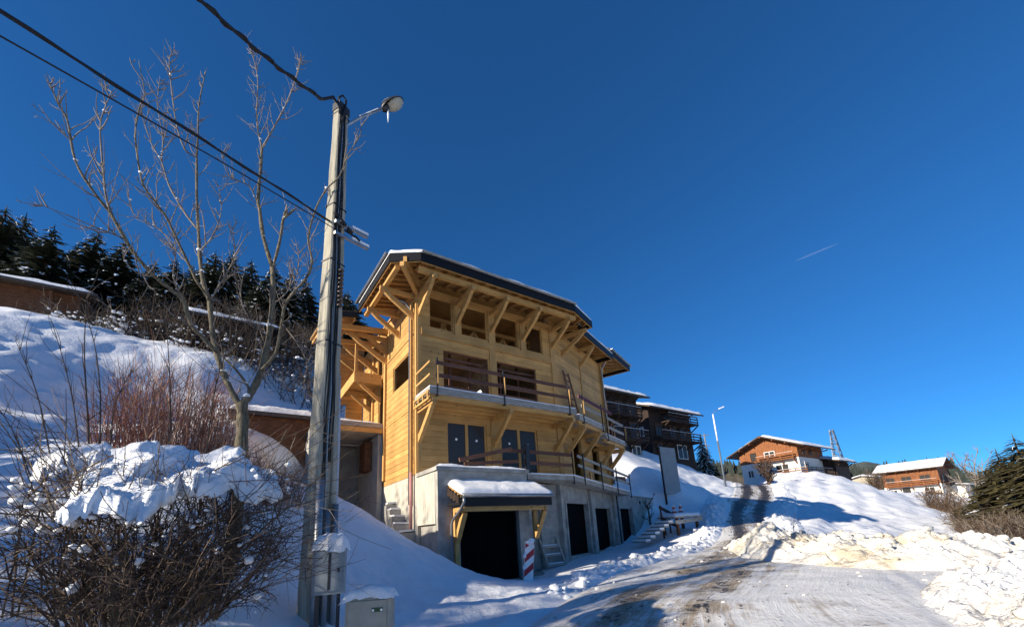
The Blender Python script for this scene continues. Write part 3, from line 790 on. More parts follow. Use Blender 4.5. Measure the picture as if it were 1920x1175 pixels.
# --- concrete level
mb = HM(); mb.box(0, 3.72, -1.81, -1.60, .76, 2.16); mb.build('garage_front_wall', CONC, house)
mb = HM(); mb.box(0, .80, -1.80, -1.61, -1.64, .758); mb.build('garage_pier', CONC, house)
mb = HM(); mb.box(3.26, 3.72, -1.80, -1.61, -1.64, .758); mb.build('garage_pier', CONC, house)
mb = HM(); mb.box(-.012, .2, -1.598, -.02, .40, 2.16); mb.build('garage_side_wall', CONC2, house)
mb = HM(); mb.box(.12, .3, -1.598, -.02, -1.64, .398); mb.build('garage_side_wall', CONC, house)
mb = HM(); mb.box(3.53, 3.70, .19, 5.2, -1.64, 2.1); mb.build('garage_side_wall', CONC, house)
mb = HM(); mb.box(3.52, 3.72, -1.598, -.022, -1.64, 2.16); mb.build('garage_side_wall', CONC, house)
mb = HM(); mb.box(-.07, 3.80, -1.88, .02, 2.165, 2.30); mb.build('parapet_cap', CONC, house)
mb = HM(); mb.box(.3, 3.5, 5.0, 5.2, -1.7, 2.1); mb.build('garage_back_wall', CONC, house)
mb = HM(); mb.box(0.002, .2, 0.0, 8.2, -1.64, 2.29); mb.build('foundation_wall', CONC2, house)
mb = HM(); mb.box(.2, 12.5, -1.6, 8.2, -1.75, -1.66); mb.build('garage_floor', CONC, house)
def snow_patch(poly, z, th, name, parent, mb=None, seed=2, n=26, mt=None):
    """rounded snow lying on a quad (four corners in order)"""
    a, b, c, d = [Vector((*p, 0)) if len(p) == 2 else Vector(p) for p in poly]
    rows = []
    for i in range(n + 1):
        row = []; u = i / n
        for j in range(n + 1):
            v_ = j / n
            p = a.lerp(b, u).lerp(d.lerp(c, u), v_)
            e = min(u, 1 - u, v_, 1 - v_) * 9
            h = math.sqrt(max(0, 1 - (1 - min(1, e)) ** 2))
            w = float(fbm(np.array([p.x * 1.6 + seed]), np.array([p.y * 1.6]), seed, 4)[0])
            row.append((p.x, p.y, p.z + z + th * h * (1 + .7 * w)))
        rows.append(row)
    m_ = mb or HM(); m_.grid(rows); return m_.build(name, mt or SNOWR, parent, True)
snow_patch([(-.06, -1.87), (3.79, -1.87), (3.79, -.05), (-.06, -.05)], 2.30, .10, 'parapet_snow', house)
# wall under the terrace
mb = HM(); mb.box(3.72, 7.05, -.02, .18, -1.64, 2.0); mb.build('basement_wall', CONC, house)
mb = HM(); mb.box(5.55, 5.95, -.14, -.022, -1.64, 2.0); mb.build('basement_pier', CONC, house)
D_OPEN = [(-.17, 2.25, -1.22, 1.15), (3.02, 5.34, -1.22, .96), (6.90, 9.15, -1.25, .99)]
def wquad(t0, t1, z0, z1, o0, o1, name, mt):
    mb = HM(); vs = [W(t, o, z) for z in (z0, z1) for t, o in ((t0, o1), (t1, o1), (t1, o0), (t0, o0))]
    mb.add(vs, [(3, 2, 1, 0), (4, 5, 6, 7), (0, 1, 5, 4), (1, 2, 6, 5), (2, 3, 7, 6), (3, 0, 4, 7)]); return mb.build(name, mt, house)
tcur = -.6
for a, b, z0, z1 in D_OPEN:
    wquad(tcur, a, -1.64, 2.0, -.2, 0, 'basement_wall', CONC)
    wquad(a + .002, b - .002, z1, 2.0, -.2, -.004, 'lintel', CONC); wquad(a + .002, b - .002, -1.64, z0, -.2, -.004, 'threshold', CONC)
    for t, sg in ((a, -1), (b, 1)): wquad(t if sg > 0 else t - .12, t + .12 if sg > 0 else t, -1.3, z1 + .1, .002, .05, 'door_jamb', CONC)
    tcur = b
wquad(tcur, 16.1, -1.64, 1.78, -.2, 0, 'basement_wall', CONC)
wquad(9.4, 16.15, 1.785, 1.86, -.24, .06, 'wall_coping', CONC)
wquad(2.45, 2.85, -1.64, 1.95, .002, .16, 'basement_pier', CONC); wquad(5.75, 6.1, -1.64, 1.9, .002, .16, 'basement_pier', CONC)
mb = HM(); mb.tube([W(6.35, .1, 1.9), W(6.35, .1, -1.5)], .05, 8); mb.build('drain_pipe', STEEL, house, True)
mb = HM(); mb.tube([W(11.0, .0, 1.45), W(11.0, .08, 1.45)], .09, 10); mb.build('wall_outlet', STEEL, house)
for a, b, z0, z1 in D_OPEN:
    wquad(a - .15, b + .15, -1.64, 1.95, -4.2, -4.0, 'cellar_back_wall', CONC)
    wquad(a - .15, a - .002, -1.64, 1.95, -3.99, -.26, 'cellar_side_wall', CONC); wquad(b + .002, b + .15, -1.64, 1.95, -3.99, -.26, 'cellar_side_wall', CONC)
    wquad(a, b, 1.85, 1.95, -3.99, -.26, 'cellar_ceiling', CONC); wquad(a, b, -1.68, -1.62, -3.99, -.26, 'cellar_floor', CONC)
# terrace slab, sinking a little towards its far end
TS = [((3.80, -.2), 2.28), ((3.80, -1.02), 2.28), ((6.95, -.95), 2.28), (W(6.7, .82, 0)[:2], 1.86), (W(6.7, -.1, 0)[:2], 1.9), (W(0, .02, 0)[:2], 2.28)]
mb = HM(); mb.prism([p for p, z in TS], [z - .2 for p, z in TS], [z for p, z in TS]); mb.build('terrace_slab', CONC, house)
TE = [(p, z) for p, z in TS[1:4]]
mb = HM()
for (p, z), (q, y) in zip(TE[:-1], TE[1:]):
    mb.beam((*p, z + .02), (*q, y + .02), .16, .05)
mb.build('terrace_snow', SNOWR, house)
# terrace rails
rail(PFB, [(4.35, .93), (7.0, .88)], 2.28, (.48, .95), mt=FORM)
mb = HM(); mb.beam((1.25, -1.0, 2.72), (3.62, -1.05, 3.28), .08, .15); mb.build('leaning_plank', FORM, house)
mb = HM(); mb.beam((1.5, -.9, 2.60), (4.0, -.95, 2.80), .05, .13); mb.build('rail_board', FORM, house)
mb = HM(); mb.beam((3.5, -.96, 3.22), (4.4, -.96, 3.24), .05, .16); mb.build('rail_board', FORM, house)
mb = HM(); mb.box(4.28, 4.46, -1.12, -1.0, 2.3, 3.5); mb.build('prop', STEEL, house)
for h, mt_ in ((.5, WGREY), (.93, WGREY)):
    mb = HM(); mb.beam(W(-.3, .86, 2.28 + h), W(6.8, .84, 1.86 + h), .04, .13); mb.build('rail_board', mt_, house)
for k in range(4):
    t = .2 + k * 2.15; z = 2.28 - .42 * t / 6.8
    mb = HM(); mb.beam(W(t, .92, z - .35), W(t, .92, z + 1.1), .045, .045, up=(1, 0, 0)); mb.build('rail_post', STEEL, house)
mb = HM(); mb.beam(W(1.3, .75, 2.2), W(1.3, .75, 2.62), .10, .08, up=(1, 0, 0)); mb.build('timber_block', WZ, house)
mb = HM(); mb.beam(W(6.6, .1, 2.75), W(8.4, .1, 2.85), .05, .28); mb.build('rail_board', FORM, house)

# --- canopy over the garage opening
cz = 1.18
mb = HM(); mb.prism([(.40, -2.68), (4.16, -2.68), (4.16, -1.815), (.40, -1.815)], [cz - .03, cz - .03, 1.60, 1.60], [cz + .03, cz + .03, 1.66, 1.66]); mb.build('canopy_deck', WX, house)
mb = HM(); mb.box(.44, 4.14, -2.72, -2.685, .88, cz + .03); mb.build('fascia_board', FASC, house)
mb = HM(); mb.tube([(.42, -2.80, cz + .04), (4.16, -2.80, cz + .04)], .07, 10); mb.build('gutter', ZINC, house, True)
mb = HM(); mb.box(.36, .398, -2.68, -1.80, .95, 1.02)
mb.build('verge_trim', FASC, house)
for k in range(4):
    y = -2.66 + .215 * k; z = cz - .12 + .09 * k
    mb = HM(); mb.box(.34, .375, y, y + .21, z - .06, z + .20); mb.build('verge_slate', DARKW, house)
mb = HM(); mb.box(.5, 4.0, -2.60, -2.45, .72, .87); mb.build('canopy_beam', WX, house)
for s in (.62, 3.92):
    mb = HM(); mb.box(s - .08, s + .08, -1.95, -1.82, -1.62 if s < 1 else -.3, .85); mb.build('post', WZ, house)
    mb = HM(); mb.beam((s, -1.90, -.25), (s, -2.50, .70), .14, .17, up=(1, 0, 0)); mb.build('brace', WB, house)
    mb = HM(); mb.beam((s, -2.62, .80), (s, -1.83, .80), .13, .15); mb.build('bracket_beam', WB, house)
mb = HM(); mb.tube([(.46, -2.80, cz), (.46, -2.80, 1.0), (.44, -2.6, .8), (.40, -2.15, .52), (.38, -2.02, .35), (.38, -2.0, -1.5)], .045, 8); mb.build('downpipe', ZINC, house, True)
rows = []
for i in range(41):
    u_ = i / 40; row = []
    for j in range(17):
        v_ = j / 16
        x = .36 + 3.86 * u_; y = -2.80 + 1.0 * v_; zb = cz + .06 + (1.69 - cz - .06) * v_
        e = min(min(u_, 1 - u_) * 13, v_ * 5 + .0); h = math.sqrt(max(0, 1 - (1 - min(1, e)) ** 2))
        w_ = float(fbm(np.array([x * 1.4]), np.array([y * 1.4]), 51, 4)[0])
        row.append((x, y, zb + .18 * h * (1 + .35 * w_)))
    rows.append(row)
mb = HM(); mb.grid(rows); mb.build('canopy_snow', SNOWR, house, True)
# added near-black panels in the openings, standing in for the unlit depth behind
mb = HM(); mb.box(.81, 3.25, -1.50, -1.44, -1.64, .76); gd = mb.build('garage_dark_fill', mat('black_opening_fill', (.0025, .0025, .003), .8, spec=.05), house)
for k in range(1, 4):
    mb = HM(); mb.box(.81 + .61 * k - .012, .81 + .61 * k + .012, -1.515, -1.502, -1.62, .75); mb.build('fill_rib', bpy.data.materials['black_opening_fill'], gd)
for a, b, z0, z1 in D_OPEN: wquad(a + .01, b - .01, z0, z1, -.24, -.205, 'cellar_dark_fill', bpy.data.materials['black_opening_fill'])  # painted black for the unlit cellar behind each opening
mb = HM(); mb.box(.3, 3.5, -1.59, 5.0, 2.0, 2.1); mb.build('garage_ceiling', CONC, house)

# --- entrance bridge and porch on the hill side
mb = HM(); mb.prism([(-2.95, 4.1), (-.02, 4.1), (-.02, 8.0), (-2.95, 8.0)], 4.80, 5.20); mb.build('bridge_slab', CONC, house)
mb = HM(); mb.box(-2.95, -.02, 4.03, 4.098, 5.02, 5.24); mb.build('bridge_edge_board', WGREY, house)
mb = HM(); mb.box(-2.95, -.02, 4.04, 4.098, 4.78, 5.0); mb.build('bridge_edge_board', WX, house)
snow_patch([(-2.95, 4.06), (-.15, 4.06), (-.15, 5.6), (-2.95, 5.6)], 5.21, .12, 'bridge_snow', house, seed=9)
mb = HM(); mb.box(-.25, -.02, 4.3, 8.0, -.6, 4.78); mb.build('bridge_abutment', CONC2, house)
mb = HM(); mb.box(-2.95, -2.7, 4.2, 8.0, -.5, 4.78); mb.build('bridge_abutment', CONC, house)
mb = HM(); mb.box(-2.69, -.26, 7.8, 8.0, -.5, 4.78); mb.build('bridge_back_wall', CONC, house)
mb = HM(); mb.box(-.6, -.26, 5.2, 6.2, 3.2, 4.6); mb.build('bridge_haunch', DARKW2, house)
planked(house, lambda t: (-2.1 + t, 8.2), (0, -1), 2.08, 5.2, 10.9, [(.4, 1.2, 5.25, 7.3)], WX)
mb = HM(); mb.prism([(-2.9, 3.06), (-1.65, 2.95), (-1.65, 8.2), (-2.9, 8.2)], [9.75, 9.95, 10.9, 10.7], [9.81, 10.01, 10.96, 10.76]); mb.build('porch_roof_deck', WY, house)
mb = HM(); mb.prism([(-2.9, 3.06), (-1.65, 2.95), (-1.65, 8.2), (-2.9, 8.2)], [9.815, 10.015, 10.965, 10.765], [9.9, 10.1, 11.05, 10.85]); mb.build('porch_roof_covering', ROOFT, house)
mb = HM(); mb.beam((-2.9, 3.03, 9.72), (-1.65, 2.92, 9.92), .04, .26); mb.build('fascia_board', FASC, house)
for k in range(6):
    x = -2.8 + k * .212; z = 9.93 + .2 * (x + 2.9) / 1.25
    mb = HM(); mb.beam((x, 3.12 - .02 * k, z - .02), (x, 3.6, z + .09), .21, .035); mb.build('roof_tile', ROOFT, house)
for k in range(3):
    x = -2.75 + k * .5; rafter((x, 3.15, 9.62 + .2 * (x + 2.9) / 1.25), (x, 8.2, 10.56 + .2 * (x + 2.9) / 1.25))
for w in (4.0, 5.4, 6.8): bracket((-.05, w), (-1, 0), 1.9, 8.3, 9.6)
for w in (3.6, 5.2):
    mb = HM(); mb.beam((-2.8, w, 9.45), (-.1, w, 9.75), .18, .22); mb.build('purlin', WX, house)
# little balcony above the bridge
mb = HM(); mb.box(-1.3, -.02, 4.6, 7.6, 7.55, 7.70); mb.build('porch_balcony_floor', WX, house)
mb = HM(); mb.box(-1.36, -1.302, 4.55, 7.6, 7.35, 7.85); mb.build('porch_balcony_edge', WY, house)
mb = HM(); mb.box(-1.3, -.06, 4.54, 4.60, 7.35, 7.85); mb.build('porch_balcony_edge', WX, house)
for w in (4.68, 6.4): bracket((-.05, w), (-1, 0), 1.2, 6.5, 7.5, .13, .16)
mb = HM(); mb.box(-1.34, -1.22, 4.56, 4.68, 7.86, 9.6); mb.build('post', WZ, house)
# side steps: rough concrete blocks going down beside the garage
rng = random.Random(4)
for k in range(5):
    p = HW(-.25 - .08 * k + .35, 2.6 - .52 * k)
    z = 1.15 - .30 * k
    for j in range(2):
        me = MB(); l = .52 + rng.random() * .1
        me.box(-.45, .45, -l/2, l/2, -.55, .22 + rng.random() * .05)
        me.box(-.40, .40, -l/2 + .04, l/2 - .04, .272, .34, 1)
        if j == 0:
            o = me.build('concrete_block', [CONC, SNOWR]); o.location = (*p, z); o.rotation_euler = (rng.uniform(-.06, .06), rng.uniform(-.06, .06), HR + rng.uniform(-.12, .12))
            ords = ['topmost', 'second from the top', 'middle', 'second from the bottom', 'lowest'][k]
            tag(o, f'snow-topped concrete step block beside the garage wall, {ords} of the flight', 'step block', 'stepped concrete blocks beside the garage')

# ================================================================== utility pole, lamp, cables
PB = at(590, 1150, 7.0)
PT = at(625, 198, 7.0).z
pole = empty('utility_pole', PB, HR + R(30))
tag(pole, 'tall concrete utility pole with cables and a street lamp arm', 'utility pole')
def PM(): return MB()
PH = PT - PB.z
def psec(z): k = 1 - z / PH; return .115 + .085 * k, .085 + .065 * k     # half widths
rows = []
nz = 24
for i in range(nz + 1):
    z = -.5 + (PH + .5) * i / nz
    a, b = psec(max(z, 0)); g = .035; c = .02
    pr = [(-a + c, -b), (-a * .42, -b), (-a * .36, -b + g), (a * .36, -b + g), (a * .42, -b), (a - c, -b), (a, -b + c), (a, b - c), (a - c, b), (-a + c, b), (-a, b - c), (-a, -b + c)]
    j = .006
    rows.append([(x + j * math.sin(i * 2.1), y, z) for x, y in pr] )
mb = PM(); R2 = [r + [r[0]] for r in rows]; mb.grid(R2, flip=True); mb.add(rows[-1], [tuple(range(12))]); mb.build('shaft', CONCP, pole)
# cables and conduits down the shaded face
rng = random.Random(11)
for k in range(5):
    pts = []
    x0 = -.075 + .03 * k
    for i in range(26):
        z = (2.2 if k > 2 else .1) + (PH - .15 - (2.2 if k > 2 else .1)) * i / 25
        a, b = psec(z)
        pts.append((x0 * (a / .2) * 1.5 - .02 + .012 * math.sin(i * 1.3 + k), -b - .005 + .02 * math.sin(i * .9 + k * 2) * .5, z))
    mb = PM(); mb.tube(pts, .011 + .003 * (k % 2), 5); mb.build('cable', BLACK if k != 2 else GALV, pole, True)
for x, top, r, mt_ in ((-.19, 1.9, .055, GALV), (-.045, 1.45, .05, GALV), (.115, 1.55, .045, GALV)):
    mb = PM(); mb.tube([(x, -.225, -.4), (x * .97, -.20, top)], r, 10); mb.build('conduit', mt_, pole, True)
mb = PM(); mb.tube([(.19, -.12, -.2), (.185, -.11, 2.6), (.165, -.08, 3.7)], .03, 8); mb.build('conduit', mat('pale_pipe', (.42, .45, .50), .5), pole, True)
# insulator string and collars
for k in range(9):
    z = 5.55 - .085 * k
    mb = PM(); mb.tube([(.01, -.20, z), (.01, -.20, z + .02), (.01, -.20, z + .055)], [.045, .05, .022], 10); mb.build('insulator', PORC, pole, True)
for z in (4.2, 5.75, 6.9, PH - .25):
    a, b = psec(z); mb = PM(); mb.box(-a - .008, a + .008, -b - .008, b + .008, z, z + .025); mb.build('band', STEEL, pole)
# two bracket arms with snow, and the cable clamps
for z, l in ((6.52, .55), (6.28, .58)):
    mb = PM(); mb.beam((-.12, -.14, z), (l, -.22, z + .10), .05, .05); arm = mb.build('arm', GALV, pole)
    mb = PM(); mb.beam((.22, -.185, z + .093), (l + .01, -.222, z + .148), .055, .045); mb.build('arm_snow', SNOWR, arm)
for x, z in ((-.20, 6.62), (-.05, 6.56), (.10, 6.50), (.27, 6.44)):
    mb = PM(); mb.tube([(x, -.20, z), (x + .10, -.21, z - .045)], .035, 8); mb.build('clamp', BLACK, pole, True)
# lamp
pole.matrix_world = Matrix.Translation(PB) @ Matrix.Rotation(HR + R(30), 4, 'Z')
inv = pole.matrix_world.inverted()
def PP(px, py, d): return inv @ at(px, py, d)
a0, a1, a2, a3 = PP(636, 262, 7.0), PP(642, 240, 7.0), PP(675, 221, 7.0), PP(720, 203, 7.0)
mb = PM(); mb.tube([a0, a1, (a1 + a2) / 2, a2, a3], .028, 8); larm = mb.build('lamp_arm', GALV, pole, True)
mb = PM(); mb.beam(a2 + Vector((0, 0, .03)), a3.lerp(a2, .25) + Vector((0, 0, .033)), .035, .025); mb.build('arm_snow', SNOWR, larm)
hd = a3; dr = (a3 - a2).normalized()
sd = dr.cross(Vector((0, 0, 1))).normalized(); upv = sd.cross(dr).normalized()
def ell(cx, lx, ly, lz, zlo, zhi, n=12, m=8):
    rows = []
    for i in range(m + 1):
        t = zlo + (zhi - zlo) * i / m
        row = []
        for j in range(n + 1):
            q = 2 * math.pi * j / n
            row.append(hd + dr * (cx + lx * math.cos(t) * math.cos(q)) + sd * (ly * math.cos(t) * math.sin(q)) + upv * (lz * math.sin(t)))
        rows.append(row)
    return rows
mb = PM(); mb.grid(ell(.23, .30, .15, .11, 0, math.pi / 2)); head = mb.build('lamp_head', STEEL, pole, True)
mb = PM(); mb.grid(ell(.28, .22, .135, .12, -math.pi / 2, 0)); mb.build('lamp_bowl', LAMPG, head, True)
mb = PM(); mb.grid(ell(.20, .27, .13, .135, .75, math.pi / 2)); mb.build('lamp_snow', SNOWR, head, True)
mb = PM(); mb.tube([hd - dr * .04, hd + dr * .12], [.045, .07], 8); mb.build('lamp_neck', STEEL, head, True)
q = hd + dr * .06 - upv * .06
mb = PM(); mb.tube([q, q - Vector((0, 0, .12)), q - Vector((0, 0, .34))], [.016, .022, .006], 6); mb.build('icicle', ICE, head, True)
# loop of conductor at the top
mb = PM(); mb.tube([(-.06, -.1, PH - .5), (-.02, -.13, PH - .1), (.02, -.10, PH + .16), (-.05, -.08, PH + .22), (-.12, -.06, PH + .10), (-.10, -.08, PH - .3)], .02, 6); mb.build('conductor_loop', BLACK, pole, True)
mb = PM(); mb.box(-.13, .12, -.10, .09, PH - .16, PH + .02); mb.build('pole_cap', STEEL, pole)
# overhead cables: they run back over the bank to the next pole behind and left of the camera
CD = Vector((-.316, -.949, 0))
def on_line(px, py):
    v = ray(px, py); t_ = v[0] / v[1]
    t = (PB.x - t_ * PB.y) / (t_ * CD.y - CD.x)
    p = PB + CD * t
    d = math.hypot(p.x, p.y)
    return at(px, py, d), t
def cable(pts, r, label, twist=0, nm='overhead_cable'):
    P = [on_line(*p) for p in pts]
    P.sort(key=lambda q: q[1])
    t = np.array([q[1] for q in P]); z = np.array([q[0].z for q in P])
    k = np.polyfit(t, z, 2 if len(t) > 2 else 1)
    k2 = np.polyfit(t, z, 1)
    line = []
    for tt_ in np.linspace(t[0], t[-1], 30): line.append(PB + CD * tt_ + Vector((0, 0, np.polyval(k, tt_) - PB.z)))
    e = line[-1]; g = (line[-1] - line[-2]).normalized()
    for s_ in (4, 10, 18): line.append(e + g * s_ + Vector((0, 0, .004 * s_ * s_)))
    if r > .02: line = [PB + Vector((0, 0, PH - .35)), PB + Vector((-.05, -.10, PH - .02)), PB + Vector((-.09, -.16, PH + .08))] + line[1:]
    mb = MB(); mb.tube(line, r, 6)
    if twist:
        off = [p + Vector((r * 1.5 * math.cos(i * twist), r * 1.5 * math.sin(i * twist) * .4, r * 1.5 * math.sin(i * twist))) for i, p in enumerate(line)]
        mb.tube(off, r * .8, 5)
    o = mb.build(nm, BLACK, None, True); tag(o, label, 'cable', 'overhead cables on the pole'); return o
cable([(610, 190), (540, 140), (470, 85), (375, 0)], .026, 'thick twisted cable rising from the very top of the pole', 1.1)
cable([(668, 446), (600, 403), (430, 294), (250, 180), (0, 22)], .014, 'double cable sloping up from the clamps below the pole top', .7)
cable([(664, 452), (598, 410), (400, 297), (230, 196), (0, 68)], .0085, 'thin cable below the double cable, reaching the left edge lowest')

# ================================================================== cabinets at the foot of the pole
def rbox(mb, lx, ly, lz, c=.02, mi=0, z0=0):
    for (x0, x1, y0, y1) in ((-lx/2, lx/2, -ly/2, ly/2),):
        pr = [(x0 + c, y0), (x1 - c, y0), (x1, y0 + c), (x1, y1 - c), (x1 - c, y1), (x0 + c, y1), (x0, y1 - c), (x0, y0 + c)]
        mb.prism(pr, z0, z0 + lz, mi)
    return mb
def blob(name, lx, ly, lz, parent, z0=0, seed=1, over=.03, n=18):
    rows = []
    for i in range(n + 1):
        row = []; u_ = i / n * 2 - 1
        for j in range(n + 1):
            v_ = j / n * 2 - 1
            e = 1 - max(abs(u_) ** 4, abs(v_) ** 4)
            w_ = float(fbm(np.array([u_ * 2 + seed]), np.array([v_ * 2]), seed, 3)[0])
            k = 1 + .25 * w_ * (1 - e)
            row.append((u_ * (lx / 2 + over) * k, v_ * (ly / 2 + over) * k, z0 + lz * (max(0, e) ** .5) * (1 + .6 * w_) - (.05 * (1 - e) * (1 + w_))))
        rows.append(row)
    mb = MB(); mb.grid(rows); return mb.build(name, SNOWR, parent, True)
p = at(617, 1112, 6.55)
cab = empty('meter_cabinet', (p.x, p.y, p.z), HR - R(14))
tag(cab, 'grey meter cabinet with a rounded snow cap, against the foot of the utility pole', 'cabinet')
mb = MB(); rbox(mb, .42, .24, .62); mb.build('housing', GREYBOX, cab)
mb = MB(); mb.box(-.18, .16, -.135, -.122, .05, .57); dr_ = mb.build('door', GREYBOX, cab)
mb = MB(); mb.box(.10, .13, -.15, -.136, .28, .34); mb.build('lock', STEEL, dr_)
mb = MB(); mb.box(-.02, .015, -.137, -.1355, .06, .56); mb.build('door_seam', STEEL, dr_)
for x in (-.15, .12):
    mb = MB(); mb.beam((x, 0, -.6), (x, 0, .0), .06, .05, up=(1, 0, 0)); mb.build('leg', STEEL, cab)
blob('snow_cap', .42, .26, .17, cab, .62, 3)
p = at(694, 1175, 5.3)
cab = empty('street_cabinet', (p.x, p.y, p.z - .32), HR - R(30))
tag(cab, 'low beige cabinet under a snow cap at the bottom edge', 'cabinet')
mb = MB(); rbox(mb, .50, .26, .68, .03); mb.build('housing', TANBOX, cab)
mb = MB(); mb.box(-.20, .21, -.145, -.131, .04, .62); dd = mb.build('door', TANBOX, cab)
mb = MB(); mb.box(.05, .17, -.150, -.146, .50, .545); pl = mb.build('plate', mat('plate_green', (.03, .07, .03), .5), dd)
for x in (.055, .145):
    mb = MB(); mb.box(x, x + .022, -.153, -.151, .507, .53); mb.build('plate_mark', STICK, pl)
blob('snow_cap', .50, .28, .09, cab, .68, 6, .02)

# ================================================================== bare trees and shrubs
def smooth_poly(P, n=3):
    out = []
    P = [Vector(p) for p in P]
    for i in range(len(P) - 1):
        p0, p1, p2, p3 = P[max(i-1, 0)], P[i], P[i+1], P[min(i+2, len(P)-1)]
        for k in range(n):
            t = k / n
            out.append(.5 * ((2*p1) + (p2-p0)*t + (2*p0-5*p1+4*p2-p3)*t*t + (3*p1-p0-3*p2+p3)*t**3))
    out.append(P[-1]); return out
def twig(mb, p, d, L, r, rng, depth=1, up=.35, n=4, sides=3, wig=.25, mi=0, kids=(2, 4), klen=.5):
    pts = [Vector(p)]; d = d.normalized()
    for i in range(n):
        d = (d + Vector((rng.uniform(-wig, wig), rng.uniform(-wig, wig), rng.uniform(-wig, wig) + up * .35))).normalized()
        pts.append(pts[-1] + d * L / n)
    mb.tube(pts, [r * (1 - .65 * i / n) for i in range(n + 1)], sides, mi, cap=False)
    if depth > 0:
        for k in range(rng.randint(*kids)):
            i = rng.randint(1, n - 1 if n > 1 else 1)
            dd = (pts[i] - pts[i-1]).normalized()
            side = dd.cross(Vector((rng.uniform(-1, 1), rng.uniform(-1, 1), rng.uniform(-1, 1))))
            if side.length < .1: continue
            twig(mb, pts[i], dd * .6 + side.normalized() * .8, L * klen * rng.uniform(.6, 1.1), r * .6, rng, depth - 1, up, max(2, n - 1), sides, wig, mi, kids, klen)
# the big multi-stemmed tree beside the pole: limbs follow their real course
TD = 8.0
rng = random.Random(21)
base = at(452, 905, TD)
tree = empty('bare_tree', (base.x, base.y, gz(base.x, base.y)), 0)
tag(tree, 'leafless multi-stemmed tree with pale bark, left of the utility pole', 'tree')
def TP(L, o=0.0, o1=None): 
    n = len(L); return [at(x, y, TD + o + ((o1 if o1 is not None else o) - o) * i / (n - 1)) for i, (x, y) in enumerate(L)]
LIMBS = [
 ([(448, 1010), (450, 900), (452, 840), (455, 790), (453, 757)], .105, .085, 0, 0),
 ([(453, 757), (442, 748), (419, 700), (405, 656), (398, 619), (393, 564)], .062, .045, 0, .1),
 ([(393, 564), (380, 523), (374, 472), (373, 451), (369, 373), (369, 295), (371, 256), (373, 197), (385, 138)], .045, .010, .1, .6),
 ([(405, 658), (380, 632), (357, 605), (344, 564), (323, 544), (289, 517), (255, 479), (235, 448), (207, 399)], .042, .028, 0, -.5),
 ([(207, 399), (177, 361), (142, 303), (127, 228), (111, 197), (93, 158)], .026, .008, -.5, -.9),
 ([(207, 397), (198, 365), (191, 295), (189, 228), (209, 173)], .022, .007, -.5, -.2),
 ([(393, 558), (371, 530), (351, 489), (327, 438), (310, 404), (287, 373), (267, 342), (256, 279), (254, 244), (263, 197), (271, 177), (263, 127)], .03, .007, .1, -.8),
 ([(373, 432), (350, 404), (318, 350), (303, 303), (283, 267), (262, 205)], .024, .007, .3, .9),
 ([(369, 295), (346, 279), (330, 228), (320, 150), (318, 111), (326, 91)], .018, .006, .4, .2),
 ([(303, 303), (305, 256), (295, 197), (300, 150)], .014, .006, .7, 1.1),
 ([(453, 757), (470, 738), (490, 694), (504, 632), (511, 571), (511, 503)], .075, .055, 0, .2),
 ([(511, 503), (494, 445), (487, 394), (484, 373), (489, 314), (491, 279)], .045, .030, .2, .3),
 ([(491, 279), (522, 224), (541, 185), (557, 138), (563, 111)], .024, .007, .3, .1),
 ([(491, 279), (481, 224), (483, 146), (469, 91)], .022, .007, .3, .8),
 ([(487, 394), (468, 350), (430, 330), (415, 290)], .018, .006, .3, .0),
 ([(511, 503), (524, 455), (531, 411), (536, 395)], .036, .026, .2, 0),
 ([(531, 411), (551, 394)], .026, .022, .02, 0),
 ([(490, 694), (517, 660), (528, 605), (538, 564), (575, 520), (585, 489), (578, 447), (592, 392), (612, 355), (636, 331), (653, 290), (674, 256), (677, 237)], .034, .007, 0, -1.7),
 ([(470, 738), (463, 721), (440, 690), (422, 673)], .03, .022, .05, .2),
 ([(360, 500), (330, 470), (300, 430), (250, 400), (240, 350)], .014, .005, .3, .9),
 ([(235, 448), (190, 430), (130, 405), (80, 385)], .014, .005, -.4, -.8),
 ([(511, 571), (540, 545), (560, 500), (556, 460)], .018, .006, .2, .8),
 ([(393, 564), (420, 520), (440, 480), (436, 430)], .016, .005, .1, -.6),
 ([(374, 472), (400, 440), (415, 395), (410, 350)], .015, .005, .2, -.3),
 ([(344, 564), (325, 520), (330, 470), (322, 430)], .014, .005, -.2, -.6),
 ([(504, 632), (470, 600), (452, 560), (455, 520)], .015, .005, .1, -.5),
 ([(289, 517), (262, 515), (235, 490), (232, 470)], .012, .004, -.3, -.7),
 ([(528, 605), (555, 640), (575, 680), (570, 720)], .016, .006, 0, -.4),
]
tw = MB(base if False else (tree.location.x, tree.location.y, tree.location.z))
